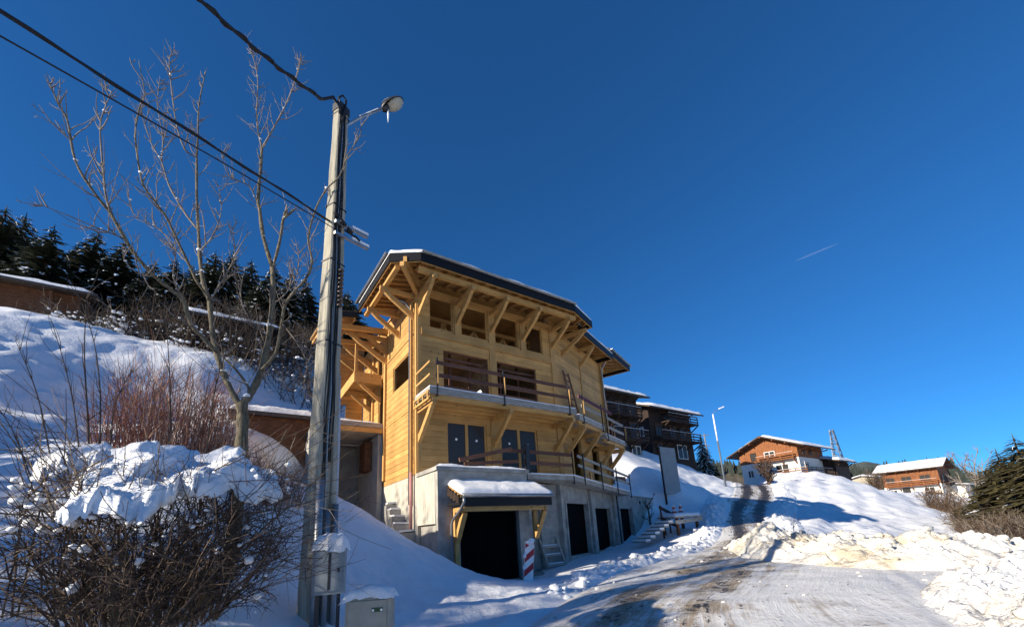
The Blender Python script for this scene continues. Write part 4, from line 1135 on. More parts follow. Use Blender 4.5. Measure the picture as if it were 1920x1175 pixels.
for i, (L, r0, r1, o0, o1) in enumerate(LIMBS):
    P = TP(L, o0, o1)
    if i == 0: P[0] = Vector((P[1].x - .02, P[1].y, tree.location.z - .3))
    P = smooth_poly(P, 4); n = len(P)
    mb = MB(tuple(tree.location))
    jr = [1 + .12 * math.sin(k * 1.7 + i) for k in range(n)]
    mb.tube(P, [(r0 + (r1 - r0) * k / (n - 1)) * jr[k] * (.82 if i else 1) for k in range(n)], 8 if r0 > .03 else 5)
    mb.build('trunk' if i == 0 else 'limb', BARK if r0 > .025 else TWIG, tree, True)
    if i == 0: continue
    Lm = sum((P[k+1] - P[k]).length for k in range(n - 1))
    cnt = int(Lm * (14 if r0 < .03 else 7))
    for k in range(cnt):
        j = rng.randint(max(1, n // 6), n - 1); d = (P[j] - P[j-1]).normalized()
        s_ = d.cross(Vector((rng.uniform(-1, 1), rng.uniform(-1, 1), rng.uniform(-.5, .5))))
        if s_.length < .1: continue
        twig(tw, P[j], d * .5 + s_.normalized() * .75 + Vector((0, 0, .25)), rng.uniform(.2, .9) * (1 - .62 * j / n), rng.uniform(.006, .0105), rng, rng.choice((0, 1, 1, 2)), up=.55, n=4, sides=4, wig=.2, kids=(1, 2))
    twig(tw, P[-1], (P[-1] - P[-2]), .14, r1 * .9, rng, 0, up=.4)
o = tw.build('twigs', TWIG, tree, True); o['kind'] = 'stuff'


def shrub(name, label, loc, H, W_, n, mts, rng, base_r=.3, depth=1, r=.008, flat=.55, group=None, up=.15, cat='shrub', kids=(2, 4), sides=3, droop=.0, wig=.16):
    root = empty(name, loc, 0); tag(root, label, cat, group)
    mbs = [MB() for _ in mts]
    for k in range(n):
        a = rng.uniform(0, 6.283); q = math.sqrt(rng.random())
        b = Vector((math.cos(a) * base_r * q, math.sin(a) * base_r * q, -.05))
        e = Vector((math.cos(a) * W_ * q * rng.uniform(.6, 1.1), math.sin(a) * W_ * q * rng.uniform(.6, 1.1), H * math.sqrt(max(.04, 1 - flat * q * q)) * rng.uniform(.55, 1.05)))
        d = e - b
        twig(mbs[k % len(mts)], b, d + Vector((0, 0, d.length * .35)), d.length, r * rng.uniform(.6, 1.4), rng, depth, up - droop * q, 7, sides, wig, 0, kids, .42)
    for mb, mt_ in zip(mbs, mts):
        o = mb.build('stems', mt_, root); o['kind'] = 'stuff'
    return root
# red-brown bush behind the snowy shrub
p = at(315, 850, 9.6)
shrub('red_bush', 'dense red-brown leafless bush on the bank behind the snowy shrub', (p.x, p.y, p.z - .35), 2.25, 1.75, 420, [TWIGR, TWIGR, mat('tan_twig', (.42, .25, .16), .75, var=.4, scale=4)], random.Random(5), .9, 1, .008, .6, up=.3)
for i, (x, y, d, h, w_, lab) in enumerate([(520, 930, 10.2, 1.1, 1.1, 'low twiggy bush on the bank just left of the utility pole'), (430, 900, 10.8, 1.0, 1.0, 'low twiggy bush at the foot of the bare tree')]):
    p = at(x, y, d); shrub('low_bush', lab, (p.x, p.y, gz(p.x, p.y) - .1), h, w_, 170, [TWIGR, TWIG], random.Random(100 + i), .6, 1, .007, .5, up=.1, wig=.28)
# the big shrub that carries a slab of snow
p = at(285, 1110, 5.3)
SHX, SHY = p.x, p.y
shr = shrub('snowy_shrub', 'dark tangled shrub bowed under a thick slab of snow', (p.x, p.y, p.z - .25), 1.35, 1.42, 270, [TWIGD, TWIGB, TWIGD], random.Random(8), .55, 2, .0085, .5, up=.02, kids=(2, 5), droop=.12, wig=.30)
rng = random.Random(33)
ex = MB(tuple(shr.location)); ex2 = MB(tuple(shr.location))
for k in range(90):                                                # long horizontal twigs reaching past the pole
    q = at(rng.uniform(330, 520), rng.uniform(870, 1130), rng.uniform(4.6, 5.6))
    e = at(rng.uniform(540, 725), q.z * 0 + rng.uniform(760, 1110), rng.uniform(4.4, 5.2))
    if rng.random() < .6: e = q.lerp(e, rng.uniform(.5, .9))
    d = e - q
    twig(ex if k % 3 else ex2, q, d, d.length, rng.uniform(.004, .007), rng, 1, up=.05, n=6, wig=.10, kids=(1, 3), klen=.3)
for k in range(60):                                               # and to the left, out over the bank
    q = at(rng.uniform(80, 260), rng.uniform(850, 1100), rng.uniform(4.6, 5.8))
    e = at(rng.uniform(-60, 120), rng.uniform(720, 1120), rng.uniform(4.4, 5.8))
    d = e - q
    twig(ex, q, d, d.length, rng.uniform(.004, .008), rng, 1, up=.1, n=6, wig=.12, kids=(1, 3), klen=.35)
o = ex.build('side_twigs', TWIGB, shr); o['kind'] = 'stuff'
o = ex2.build('pale_side_twigs', TWIG, shr); o['kind'] = 'stuff'
# trunk stubs of the shrub
for k, (a, b) in enumerate((((215, 1175), (200, 1060)), ((240, 1175), (235, 1050)), ((430, 1085), (428, 960)))):
    mb = MB(tuple(shr.location)); mb.tube([at(*a, 5.0 + .2 * k), at((a[0] + b[0]) / 2 + 6, (a[1] + b[1]) / 2, 5.1 + .2 * k), at(*b, 5.2 + .2 * k)], [.05, .04, .025], 7); mb.build('stem', BARK, shr, True)
mb = MB(tuple(shr.location)); rng = random.Random(3)
for k in range(240):                                               # dry grass hanging at the foot
    q = at(rng.uniform(340, 400), rng.uniform(1060, 1120), rng.uniform(4.9, 5.3)); twig(mb, q, Vector((rng.uniform(-.3, .3), rng.uniform(-.3, .3), -1)), rng.uniform(.15, .4), .0025, rng, 0, up=-.1)
o = mb.build('dry_grass', mat('dry_grass', (.30, .20, .10), .8, var=.3), shr); o['kind'] = 'stuff'
# slab of snow lying on it
def drape(front, back, th, n, m, seed, amp=.10, jag=.10):
    fr = smooth_poly([at(*q) for q in front], 6); bk = smooth_poly([at(*q) for q in back], 6)
    def samp(L, t): 
        x = t * (len(L) - 1); i = min(int(x), len(L) - 2); return L[i].lerp(L[i+1], x - i)
    T, B = [], []
    for i in range(n + 1):
        u_ = i / n; a = samp(fr, u_); b = samp(bk, u_); rt, rb = [], []
        for j in range(m + 1):
            v_ = j / m
            ja = jag * float(fbm(np.array([u_ * 20]), np.array([seed * 3.1 + v_ * 1.5]), seed, 4)[0]) * 1.0; 
            vv = v_ + ja * (1 - v_) * 1.4
            p = a.lerp(b, vv); 
            w1 = float(fbm(np.array([p.x * 3.4]), np.array([p.y * 3.4 + seed]), seed, 4)[0])
            e = min(u_, 1 - u_) * 7; e = min(e, min(v_, 1 - v_) * 5.5); h = math.sqrt(max(0, 1 - (1 - min(1, e)) ** 2))
            w2 = float(fbm(np.array([p.x * 9]), np.array([p.y * 9 + p.z * 5]), seed + 2, 3)[0]); h *= 1 + .25 * w2
            p = p + Vector((.10 * w1 + .03 * w2, .10 * float(fbm(np.array([p.y * 3]), np.array([p.z * 3]), seed + 5, 3)[0]), amp * w1 * 2.0))
            rt.append(p + Vector((0, 0, th * h))); rb.append(p - Vector((0, 0, th * .55 * h * (1 + 1.2 * w1))))
        T.append(rt); B.append(rb)
    return T, B
def snow_drape(name, parent, front, back, th, seed, n=110, m=44, amp=.10, jag=.14):
    T, B = drape(front, back, th, n, m, seed, amp, jag)
    mb = MB(tuple(parent.location)); mb.grid(T, flip=False); mb.grid(B, flip=True)
    return mb.build(name, SNOW, parent, True)
snow_drape('snow_slab', shr, [(118, 968, 4.5), (200, 948, 4.5), (270, 962, 4.45), (330, 938, 4.6), (420, 912, 4.7), (490, 934, 4.8), (535, 920, 4.9)], [(165, 880, 5.5), (220, 852, 5.9), (290, 838, 6.1), (370, 862, 6.0), (440, 868, 5.8), (490, 882, 5.5), (522, 892, 5.3)], .12, 4)
snow_drape('snow_slab', shr, [(60, 905, 5.4), (110, 895, 5.4), (150, 900, 5.3), (180, 880, 5.4)], [(70, 865, 6.3), (120, 850, 6.4), (170, 845, 6.4), (200, 850, 6.2)], .08, 9, 40, 20)
rng = random.Random(14)
def clod(mb, c, r, rng, sq=.7, mi=0, sub=1):
    t = (1 + 5 ** .5) / 2
    vs = [Vector(v).normalized() for v in ((-1, t, 0), (1, t, 0), (-1, -t, 0), (1, -t, 0), (0, -1, t), (0, 1, t), (0, -1, -t), (0, 1, -t), (t, 0, -1), (t, 0, 1), (-t, 0, -1), (-t, 0, 1))]
    fs = [(0,11,5),(0,5,1),(0,1,7),(0,7,10),(0,10,11),(1,5,9),(5,11,4),(11,10,2),(10,7,6),(7,1,8),(3,9,4),(3,4,2),(3,2,6),(3,6,8),(3,8,9),(4,9,5),(2,4,11),(6,2,10),(8,6,7),(9,8,1)]
    if sub:
        mid = {}; nf = []
        def g(a, b):
            k = (min(a, b), max(a, b))
            if k not in mid: vs.append(((vs[a] + vs[b]) / 2).normalized()); mid[k] = len(vs) - 1
            return mid[k]
        for a, b, c_ in fs:
            x, y, z = g(a, b), g(b, c_), g(c_, a); nf += [(a, x, z), (b, y, x), (c_, z, y), (x, y, z)]
        fs = nf
    rot = Euler((rng.uniform(0, 6), rng.uniform(0, 6), rng.uniform(0, 6))).to_matrix()
    o = [rot @ (v * r * rng.uniform(.72, 1.2)) for v in vs]
    mb.add([(c[0] + v.x, c[1] + v.y, c[2] + v.z * sq) for v in o], fs, mi)
mb = MB(tuple(shr.location))
for k in range(60):
    q = at(rng.uniform(100, 500), rng.uniform(975, 1150), rng.uniform(4.6, 5.3)); clod(mb, q, .008 + .035 * rng.random() ** 2, rng, .9)
for k in range(36):
    q = at(rng.uniform(20, 160), rng.uniform(860, 1000), rng.uniform(4.8, 5.8)); clod(mb, q, rng.uniform(.015, .06), rng)
for k in range(90):
    q = at(rng.uniform(95, 545), rng.uniform(870, 990), rng.uniform(4.5, 5.6)); clod(mb, q, .008 + .035 * rng.random() ** 2.5, rng, .8)
o = mb.build('snow_clumps', SNOW, shr, True); o['kind'] = 'stuff'
mb = MB(tuple(shr.location))
for k in range(150):
    q = at(rng.uniform(130, 530), rng.uniform(880, 985), rng.uniform(4.6, 5.6)); twig(mb, q - Vector((0, 0, .15)), Vector((rng.uniform(-.7, .7), rng.uniform(-.7, .3), 1)), rng.uniform(.25, .6), .005, rng, 1, .2, 5, 3, .2, 0, (1, 3), .5)
o = mb.build('poking_twigs', TWIGB, shr); o['kind'] = 'stuff'
sn_ = MB(tuple(tree.location)); rng = random.Random(52)
for (L, r0, r1, o0, o1) in LIMBS[1:]:
    q = TP(L, o0, o1)
    for k in range(2):
        i = rng.randint(0, len(q) - 2); c = q[i].lerp(q[i + 1], rng.random() * .3 if k == 0 else rng.random()); clod(sn_, c + Vector((0, 0, r0 * .7)), r0 * rng.uniform(.5, .9) + .006, rng, .7)
o = sn_.build('fork_snow', SNOW, tree, True); o['kind'] = 'stuff'
# thin saplings on the bank at the left
rng = random.Random(77)
SAP = [([(168, 870), (163, 760), (158, 660), (162, 560)], .013), ([(186, 860), (188, 740), (176, 640), (150, 560)], .010), ([(150, 865), (138, 760), (120, 680), (96, 600)], .009),
       ([(205, 880), (215, 760), (250, 690)], .008), ([(95, 860), (70, 740), (30, 640)], .009), ([(60, 900), (20, 800), (-30, 730)], .008), ([(320, 800), (318, 700), (312, 610)], .010), ([(390, 820), (405, 720), (430, 640)], .011), ([(130, 1000), (60, 880), (0, 790)], .010), ([(20, 1175), (35, 1000), (36, 950)], .012)]
SL_ = ['straight upright sapling, tallest of those on the left bank', 'sapling leaning left just behind the tallest sapling', 'thin sapling fanning left on the open snow of the bank', 'short sapling leaning right in front of the red bush', 'bent sapling at the left edge halfway up the bank', 'low whip leaning out of the left edge', 'pale upright whip rising through the red bush', 'pale whip slanting right below the bare tree fork', 'long whip crossing the snow left of the snowy shrub', 'lone stalk in the bottom left corner']
for (L, r), lab in zip(SAP, SL_):
    P = smooth_poly([at(x, y, 6.6 + .15 * i) for i, (x, y) in enumerate(L)], 4)
    b = P[0]; z = min(b.z, gz(b.x, b.y)) - .05
    P = [Vector((b.x, b.y, z))] + P
    root = empty('sapling', P[0]); tag(root, lab, 'sapling', 'saplings on the left bank')
    mb = MB(tuple(P[0])); n = len(P); mb.tube(P, [r * (1 - .7 * k / (n - 1)) for k in range(n)], 5); mb.build('stem', TWIGB, root, True)
    mb = MB(tuple(P[0]))
    for k in range(12):
        j = rng.randint(3, n - 1); d = (P[j] - P[j-1]).normalized(); s_ = d.cross(Vector((rng.uniform(-1, 1), rng.uniform(-1, 1), 0)))
        twig(mb, P[j], d + s_ * .6, rng.uniform(.15, .5), r * .45, rng, 0, up=.3)
    o = mb.build('twigs', TWIGB, root); o['kind'] = 'stuff'

# ================================================================== ploughed snow
def ridge(name, label, path, hs, ws, mt, seed, n=150, m=56, clods=120, cr=(.03, .14), rough=1.0, cat='snow bank'):
    P = smooth_poly([Vector((x, y, 0)) for x, y in path], 12); L = len(P)
    X_ = np.zeros((n + 1, m + 1)); Y_ = np.zeros_like(X_); H = np.zeros_like(X_)
    ctr = []
    for i in range(n + 1):
        t = i / n; x = t * (L - 1); k = min(int(x), L - 2); c = P[k].lerp(P[k+1], x - k); d = (P[k+1] - P[k]).normalized(); s_ = Vector((d.y, -d.x, 0))
        h = np.interp(t, np.linspace(0, 1, len(hs)), hs); w = np.interp(t, np.linspace(0, 1, len(ws)), ws)
        endf = min(1, t * 8, (1 - t) * 8)
        for j in range(m + 1):
            v_ = j / m * 2 - 1
            X_[i, j] = c.x + s_.x * v_ * w; Y_[i, j] = c.y + s_.y * v_ * w; H[i, j] = h * endf * max(0, 1 - abs(v_) ** 1.7) ** .8
        ctr.append((c, s_, h, w))
    r1 = fbm(X_ * .9, Y_ * .9, seed, 4); r2 = 1 - np.abs(fbm(X_ * 2.3, Y_ * 2.3, seed + 9, 4)) * 2.2; r3 = fbm(X_ * 7, Y_ * 7, seed + 3, 3)
    Zb = np.minimum(base_z(X_, Y_) + .0, 1e9)
    Hh = H * (1 + .8 * rough * r1) + np.minimum(H, .5) * .42 * rough * (r2 - .55) + np.minimum(H * 2, .25) * .35 * rough * r3
    Zt = Zb + Hh - .06
    me = gridmesh(name, X_, Y_, Zt, mt); me.flip_normals() if False else None
    o = link(name, me); tag(o, label, cat)
    rng = random.Random(seed); mb = MB()
    for k in range(clods):
        i = rng.randint(3, n - 3); j = int(np.clip(rng.gauss(m / 2, m / 4.2), 1, m - 1)); r = rng.uniform(cr[0], cr[1]) * rng.random() ** .7 + .015
        clod(mb, (X_[i, j], Y_[i, j], Zt[i, j] + r * .25), r, rng)
    if clods:
        q = mb.build('snow_clods', mt, o, True); q['kind'] = 'stuff'
    return o
def fixn(o):
    me = o.data
    if sum(p.normal.z for p in list(me.polygons)[:400]) < 0: me.flip_normals()
SNOWY = snowmat('dirty_ploughed_snow', (.77, .75, .70), (.56, .48, .36), scale=.6, bump=.7, bscale=9, fine=40)
for o in [
 ridge('snow_pile', 'large dirty yellowish pile of ploughed snow at the far side of the road', [(9.9, 18.4), (9.3, 16.2), (9.0, 13.6), (9.5, 11.8), (10.8, 11.0), (12.3, 10.6), (13.6, 9.9)], [.25, .75, .6, .65, .9, .8, .3], [1.0, 1.35, 1.7, 1.9, 1.9, 1.7, 1.2], SNOWY, 5, 240, 80, 260, (.02, .17), 1.0),
 ridge('snow_pile', 'crusted white snow heap in the bottom right corner', [(4.9, 3.4), (6.2, 5.2), (7.6, 6.8), (9.6, 7.4), (12, 7.6)], [.2, .4, .48, .42, .3], [.8, 1.0, 1.15, 1.2, 1.1], SNOWD, 15, 200, 76, 300, (.015, .10), 1.0),
 ridge('snow_bank', 'low crumbly line of ploughed snow between the garage and the road', [(.6, 9.6), (2.0, 12.2), (4.4, 15.2), (7.4, 18.2), (10.6, 23.4), (14.0, 29.6), (18, 36.4)], [.10, .22, .34, .28, .3, .35, .3], [.4, .55, .7, .7, .8, .9, .9], SNOW, 25, 260, 36, 260, (.03, .16)),
 ridge('snow_bank', 'long low snow bank on the right edge of the upper road', [(12.4, 19.4), (14.2, 22.6), (18.8, 30.2), (24.9, 39.0), (29.4, 46.0), (33.2, 53)], [.1, .3, .3, .3, .3, .2], [.8, 1.0, 1.0, 1.0, 1.0, 1.0], SNOW, 35, 200, 36, 80, (.05, .16))]:
    fixn(o)
# scattered crumbs of snow on the road margin
mb = MB(); rng = random.Random(61)
for k in range(420):
    x = rng.uniform(1.2, 11); y = rng.uniform(6.5, 17)
    if road_mask(np.array([x]), np.array([y]))[0] < .8: continue
    if rng.random() > .25 + .75 * abs((x - np.interp(y, LE[:, 1], LE[:, 0])) / 9 - .45) * 1.6: continue
    r = .012 + .05 * rng.random() ** 3; clod(mb, (x, y, float(base_z(np.array([x]), np.array([y]))[0]) + .02 + r * .2), r, rng, sub=0)
o = mb.build('snow_crumbs', SNOWD); tag(o, 'small crumbs of snow scattered over the road', 'snow crumbs', kind='stuff')

# ================================================================== things by the garage
p = at(990, 1095, 11.6)
bz = gz(p.x, p.y)
bc = empty('traffic_beacon', (p.x, p.y, min(bz, p.z) - .02), R(8)); bc.rotation_euler = (R(-3), R(7), R(10)); bc.scale = (.88, .88, .88)
tag(bc, 'leaning red and white striped road beacon capped with snow', 'road beacon')
mb = MB(); mb.box(-.145, .145, -.02, .02, .10, 1.22); mb.build('panel', WHITEP, bc)
for k in range(3):
    z = .22 + .42 * k
    mb = MB(); mb.add([(-.14, -.023, z), (.14, -.023, z + .26), (.14, -.023, min(z + .46, 1.2)), (-.14, -.023, z + .20)], [(0, 1, 2, 3)]); mb.build('stripe', RED, bc)
mb = MB(); mb.box(-.13, .13, -.022, .022, -.25, .098); mb.build('foot', BLACK, bc)
mb = MB(); rng = random.Random(2)
clod(mb, (0, 0, 1.25), .14, rng, .6); clod(mb, (.06, 0, 1.33), .08, rng, .7); mb.build('snow_cap', SNOW, bc, True)
mb = MB(); clod(mb, (-.15, -.02, .85), .05, rng, 1.6); clod(mb, (-.15, -.02, .5), .045, rng, 1.8); mb.build('snow_side', SNOW, bc, True)

hwx, hwy = HW(5.95, -.55)
pal = empty('leaning_pallet', (hwx, hwy, gz(hwx, hwy) + .02), HR); pal.rotation_euler = (R(-24), 0, HR)
tag(pal, 'weathered wooden frame with snow on its slats, leaning by the basement wall', 'pallet')
for x in (-.48, .48):
    mb = MB(); mb.box(x - .05, x + .05, -.05, .05, 0, 1.35); mb.build('stile', WGREY, pal)
for k in range(4):
    z = .04 + k * .40
    mb = MB(); mb.box(-.43, .43, -.03, .03, z, z + .10); sl_ = mb.build('slat', WGREY, pal)
    if k < 3: mb = MB(); mb.box(-.40, .40, -.03, .07, z + .102, z + .14); mb.build('slat_snow', SNOW, sl_)
# site sign
p = at(1246, 914, 33); q0 = Vector((p.x, p.y, gz(p.x, p.y)))
sg = empty('site_sign', q0, HR)
tag(sg, 'blank grey site panel on two dark posts, on the slope above the road', 'sign')
hz = at(1241, 838, 33).z - q0.z
for x in (0, 1.65):
    mb = MB(); mb.box(x - .07, x + .07, -.05, .05, -.4, (hz if x == 0 else hz * .3)); mb.build('post', DARKW, sg)
mb = MB(); mb.box(-.02, 1.85, -.10, -.055, .75, hz + .05); mb.build('panel', PANEL, sg)
# small bare tree beside the sign
def small_tree(name, label, loc, H, rng, mt_, r=.05, n=7, group=None, spread=.5, up=.5, depth=2, cat='tree', kids=(2, 4), tn=4):
    root = empty(name, loc); tag(root, label, cat, group)
    mb = MB(); pts = [Vector((0, 0, -.1))]; d = Vector((0, 0, 1))
    for i in range(tn): d = (d + Vector((rng.uniform(-.1, .1), rng.uniform(-.1, .1), .2))).normalized(); pts.append(pts[-1] + d * H * .62 / tn)
    mb.tube(pts, [r * (1 - .6 * i / tn) for i in range(tn + 1)], 6); mb.build('trunk', mt_, root, True)
    mb = MB()
    for k in range(n):
        i = rng.randint(1, tn); a = rng.uniform(0, 6.28)
        twig(mb, pts[i], Vector((math.cos(a) * spread, math.sin(a) * spread, .7)), H * rng.uniform(.3, .5), r * .45, rng, depth, up, 5, 3, .2, 0, kids, .5)
    o = mb.build('crown', mt_, root); o['kind'] = 'stuff'
    return root
p = at(1208, 898, 30); small_tree('bare_tree', 'small leafless tree on the snow slope left of the site sign', (p.x, p.y, gz(p.x, p.y)), 2.3, random.Random(6), TWIGB, .07, 9, spread=.9)
p = at(1490, 990, 17.0); small_tree('bare_tree', 'frosted leafless sapling sticking out of the snow pile', (p.x, p.y, gz(p.x, p.y) + .2), 1.3, random.Random(9), TWIG, .025, 9, spread=.9)
p = at(1502, 985, 17.5)
# timber landing with snow, cones and a dark handrail
p = at(1276, 985, 24.5); zl = gz(p.x, p.y)
ld = empty('timber_landing', (p.x, p.y, zl), HR - R(8)); tag(ld, 'snow-covered timber landing with rough legs beside the basement', 'landing')
for x in (-.7, .75):
    for y in (-.45, .5):
        mb = MB(); mb.box(x - .06, x + .06, y - .06, y + .06, -.4, .72); mb.build('leg', DARKW2, ld)
mb = MB(); mb.box(-1.0, 1.0, -.62, .62, .72, .80); mb.build('top', WGREY, ld)
mb = MB(); mb.beam((-1.0, -.62, .5), (1.0, -.62, .62), .05, .2); mb.build('edge_board', WGREY, ld)
snow_patch([(-1.0, -.64), (1.02, -.64), (1.02, .64), (-1.0, .64)], .80, .2, 'landing_snow', ld, MB(), 12, 18)
for k in range(6):
    mb = MB(); mb.box(-1.35 - .34 * k, -1.02 - .34 * k, -.5, .5, .45 - .17 * k, .52 - .17 * k); st = mb.build('step', WGREY, ld)
    mb = MB(); mb.box(-1.34 - .34 * k, -1.03 - .34 * k, -.49, .49, .522 - .17 * k, .62 - .17 * k); mb.build('step_snow', SNOW, st)
for x, s_, lab in ((-.15, 1, 'red and white traffic cone on the timber landing, nearer the basement'), (.35, 1.1, 'red and white traffic cone on the timber landing, farther from the basement')):
    w_ = Matrix.Rotation(HR - R(8), 3, 'Z') @ Vector((x, .15, 0))
    cn = empty('traffic_cone', (p.x + w_.x, p.y + w_.y, zl + .93)); tag(cn, lab, 'traffic cone', 'traffic cones')
    for k in range(4):
        z0, z1 = .03 + .12 * k * s_, .03 + .12 * (k + 1) * s_; r0, r1 = .15 - .03 * k, .15 - .03 * (k + 1)
        mb = MB(); mb.tube([(0, 0, z0), (0, 0, z1)], [r0, r1], 12); mb.build('cone_band', WHITEP if k % 2 else mat('cone_red', (.45, .05, .03), .5), cn, True)
    mb = MB(); mb.box(-.19, .19, -.19, .19, 0, .03); mb.build('base', BLACK, cn)
p0, p1 = at(1236, 950, 23.5), at(1268, 968, 25.5)
rl = empty('handrail', (p0.x, p0.y, gz(p0.x, p0.y))); tag(rl, 'dark timber handrail going down to the landing', 'handrail')
for h in (.0, -.55):
    mb = MB(tuple(rl.location)); mb.beam(p0 + Vector((0, 0, h)), p1 + Vector((0, 0, h)), .06, .16); mb.build('rail', DARKW, rl)
for t in (.05, .5, .95):
    q = p0.lerp(p1, t); mb = MB(tuple(rl.location)); mb.beam(q + Vector((0, 0, -1.6)), q + Vector((0, 0, .1)), .07, .07, up=(1, 0, 0)); mb.build('post', DARKW, rl)
# lamp post up the road
p = at(1360, 907, 50); z0 = gz(p.x, p.y); zt = at(1338, 776, 50).z
lp = empty('street_lamp', (p.x, p.y, z0)); tag(lp, 'slender street lamp pole up the road with its lamp on a curved arm', 'street lamp')
mb = MB(); mb.tube([(0, 0, -.3), (0, 0, (zt - z0) * .62)], [.10, .085], 8); mb.build('pole', mat('dark_pole', (.10, .12, .15), .6), lp, True)
mb = MB(); mb.tube([(0, 0, (zt - z0) * .62), (0, 0, zt - z0)], [.085, .07], 8); mb.build('pole_top', WHITEP, lp, True)
mb = MB(); mb.tube([(0, 0, zt - z0 - .1), (.25, 0, zt - z0 + .35), (1.0, .2, zt - z0 + .62)], .025, 5); mb.build('arm', PYL, lp, True)
mb = MB(); mb.beam((.9, .2, zt - z0 + .64), (1.5, .3, zt - z0 + .86), .22, .14, ch=.04); mb.build('lamp_head', WHITEP, lp)

# ================================================================== chalets
def gable_solid(mb, x0, x1, y0, y1, z0, z1, hr, axis, mi=0):
    """triangular gable prism on the walls"""
    if axis == 'x':
        ym = (y0 + y1) / 2
        vs = [(x, y, z) for x in (x0, x1) for y, z in ((y0, z1), (y1, z1), (ym, z1 + hr))]
    else:
        xm = (x0 + x1) / 2
        vs = [(x, y, z) for y in (y1, y0) for x, z in ((x0, z1), (x1, z1), (xm, z1 + hr))]
    mb.add(vs, [(0, 1, 2)[::-1], (3, 4, 5), (0, 3, 4, 1)[::-1], (1, 4, 5, 2)[::-1], (2, 5, 3, 0)[::-1]], mi)
def chalet(name, label, loc, rz, Lx, Ly, levels, hr, axis, oh, wins=(), balcs=(), roofm=ROOFT, snow=.25, cat='chalet', group=None, chim=(), frame=WHITEP, brk=True, ohs=None):
    root = empty(name, loc, rz); tag(root, label, cat, group)
    z = -1.5; top = sum(h for h, m_ in levels)
    zz = 0
    for k, (h, m_) in enumerate(levels):
        mb = MB(); e = .03 * k
        mb.box(-e, Lx + e, -e, Ly + e, z if k == 0 else zz + .002, zz + h); mb.build('wall', m_, root); zz += h
    mb = MB(); gable_solid(mb, .02, Lx - .02, .02, Ly - .02, 0, top + .002, hr, axis); mb.build('gable', levels[-1][1], root)
    ox, oy = (oh, oh) if ohs is None else ohs
    # two roof slopes with overhang
    th = .22
    slopes = []
    if axis == 'x':
        ym = Ly / 2; sl = hr / ym
        for sgn in (-1, 1):
            ye = -oy if sgn < 0 else Ly + oy; ze = top - sl * oy
            slopes.append([(-ox, ye, ze), (Lx + ox, ye, ze), (Lx + ox, ym, top + hr), (-ox, ym, top + hr)])
    else:
        xm = Lx / 2; sl = hr / xm
        for sgn in (-1, 1):
            xe = -ox if sgn < 0 else Lx + ox; ze = top - sl * ox
            slopes.append([(xe, -oy, ze), (xe, Ly + oy, ze), (xm, Ly + oy, top + hr), (xm, -oy, top + hr)])
    for k, q in enumerate(slopes):
        mb = MB(); vs = [(x, y, w + .03) for x, y, w in q] + [(x, y, w + th) for x, y, w in q]
        fs = [(0, 1, 2, 3), (7, 6, 5, 4), (0, 4, 5, 1), (1, 5, 6, 2), (2, 6, 7, 3), (3, 7, 4, 0)]
        mb.add(vs, fs); rf = mb.build('roof', roofm, root)
        if snow:
            cx = sum(p[0] for p in q) / 4; cy = sum(p[1] for p in q) / 4
            qq = [Vector((cx + (x - cx) * .995, cy + (y - cy) * .995, w + th)) for x, y, w in q]
            snow_patch(qq, .002, snow, 'roof_snow', rf, MB(), 3 + k, 20)
    # rafter tails / brackets
    if brk:
        n = 5
        for k in range(n):
            if axis == 'x':
                x = Lx * (k + .5) / n
                mb = MB(); mb.beam((x, -oy * .8, top - sl * oy * .8 - .12), (x, 0, top - .9), .14, .18, up=(1, 0, 0)); mb.build('bracket', levels[-1][1], root)
            y = Ly * (k + .5) / n
            if axis == 'x':
                zt_ = top + hr * (1 - abs(y - Ly / 2) / (Ly / 2))
                mb = MB(); mb.beam((-ox, y, zt_ - .1), (0, y, zt_ - .1), .18, .2); mb.build('purlin', levels[-1][1], root)
            else:
                mb = MB(); mb.beam((-ox * .8, y, top - sl * ox * .8 - .12), (0, y, top - .9), .14, .18, up=(0, 1, 0)); mb.build('bracket', levels[-1][1], root)
        if axis == 'y':
            for k in range(5):
                x = Lx * k / 4; zt_ = top + hr * (1 - abs(x - Lx / 2) / (Lx / 2))
                mb = MB(); mb.beam((x, -oy, zt_ - .1), (x, 0, zt_ - .1), .18, .2); mb.build('purlin', levels[-1][1], root)
    for w in wins:                                   # (face, t0, t1, z0, z1[, mat])
        f, t0, t1, z0, z1 = w[:5]; fm = w[5] if len(w) > 5 else frame
        def B(mb, a, b, c, d, o0, o1):
            if f == 'y': mb.box(a, b, -o1, -o0, c, d)
            else: mb.box(-o1, -o0, a, b, c, d)
        b_ = .09; o0, o1 = .07, .13
        mb = MB(); B(mb, t0, t1, z0, z0 + b_, o0, o1); B(mb, t0, t1, z1 - b_, z1, o0, o1); B(mb, t0, t0 + b_, z0 + b_ + .001, z1 - b_ - .001, o0, o1); B(mb, t1 - b_, t1, z0 + b_ + .001, z1 - b_ - .001, o0, o1)
        tm = (t0 + t1) / 2; B(mb, tm - .04, tm + .04, z0 + b_ + .001, z1 - b_ - .001, o0, o1); wf = mb.build('window', fm, root)
        for a, b2 in ((t0 + b_, tm - .04), (tm + .04, t1 - b_)):
            mb = MB(); B(mb, a, b2, z0 + b_, z1 - b_, .035, .09); mb.build('pane', GLASS, wf)
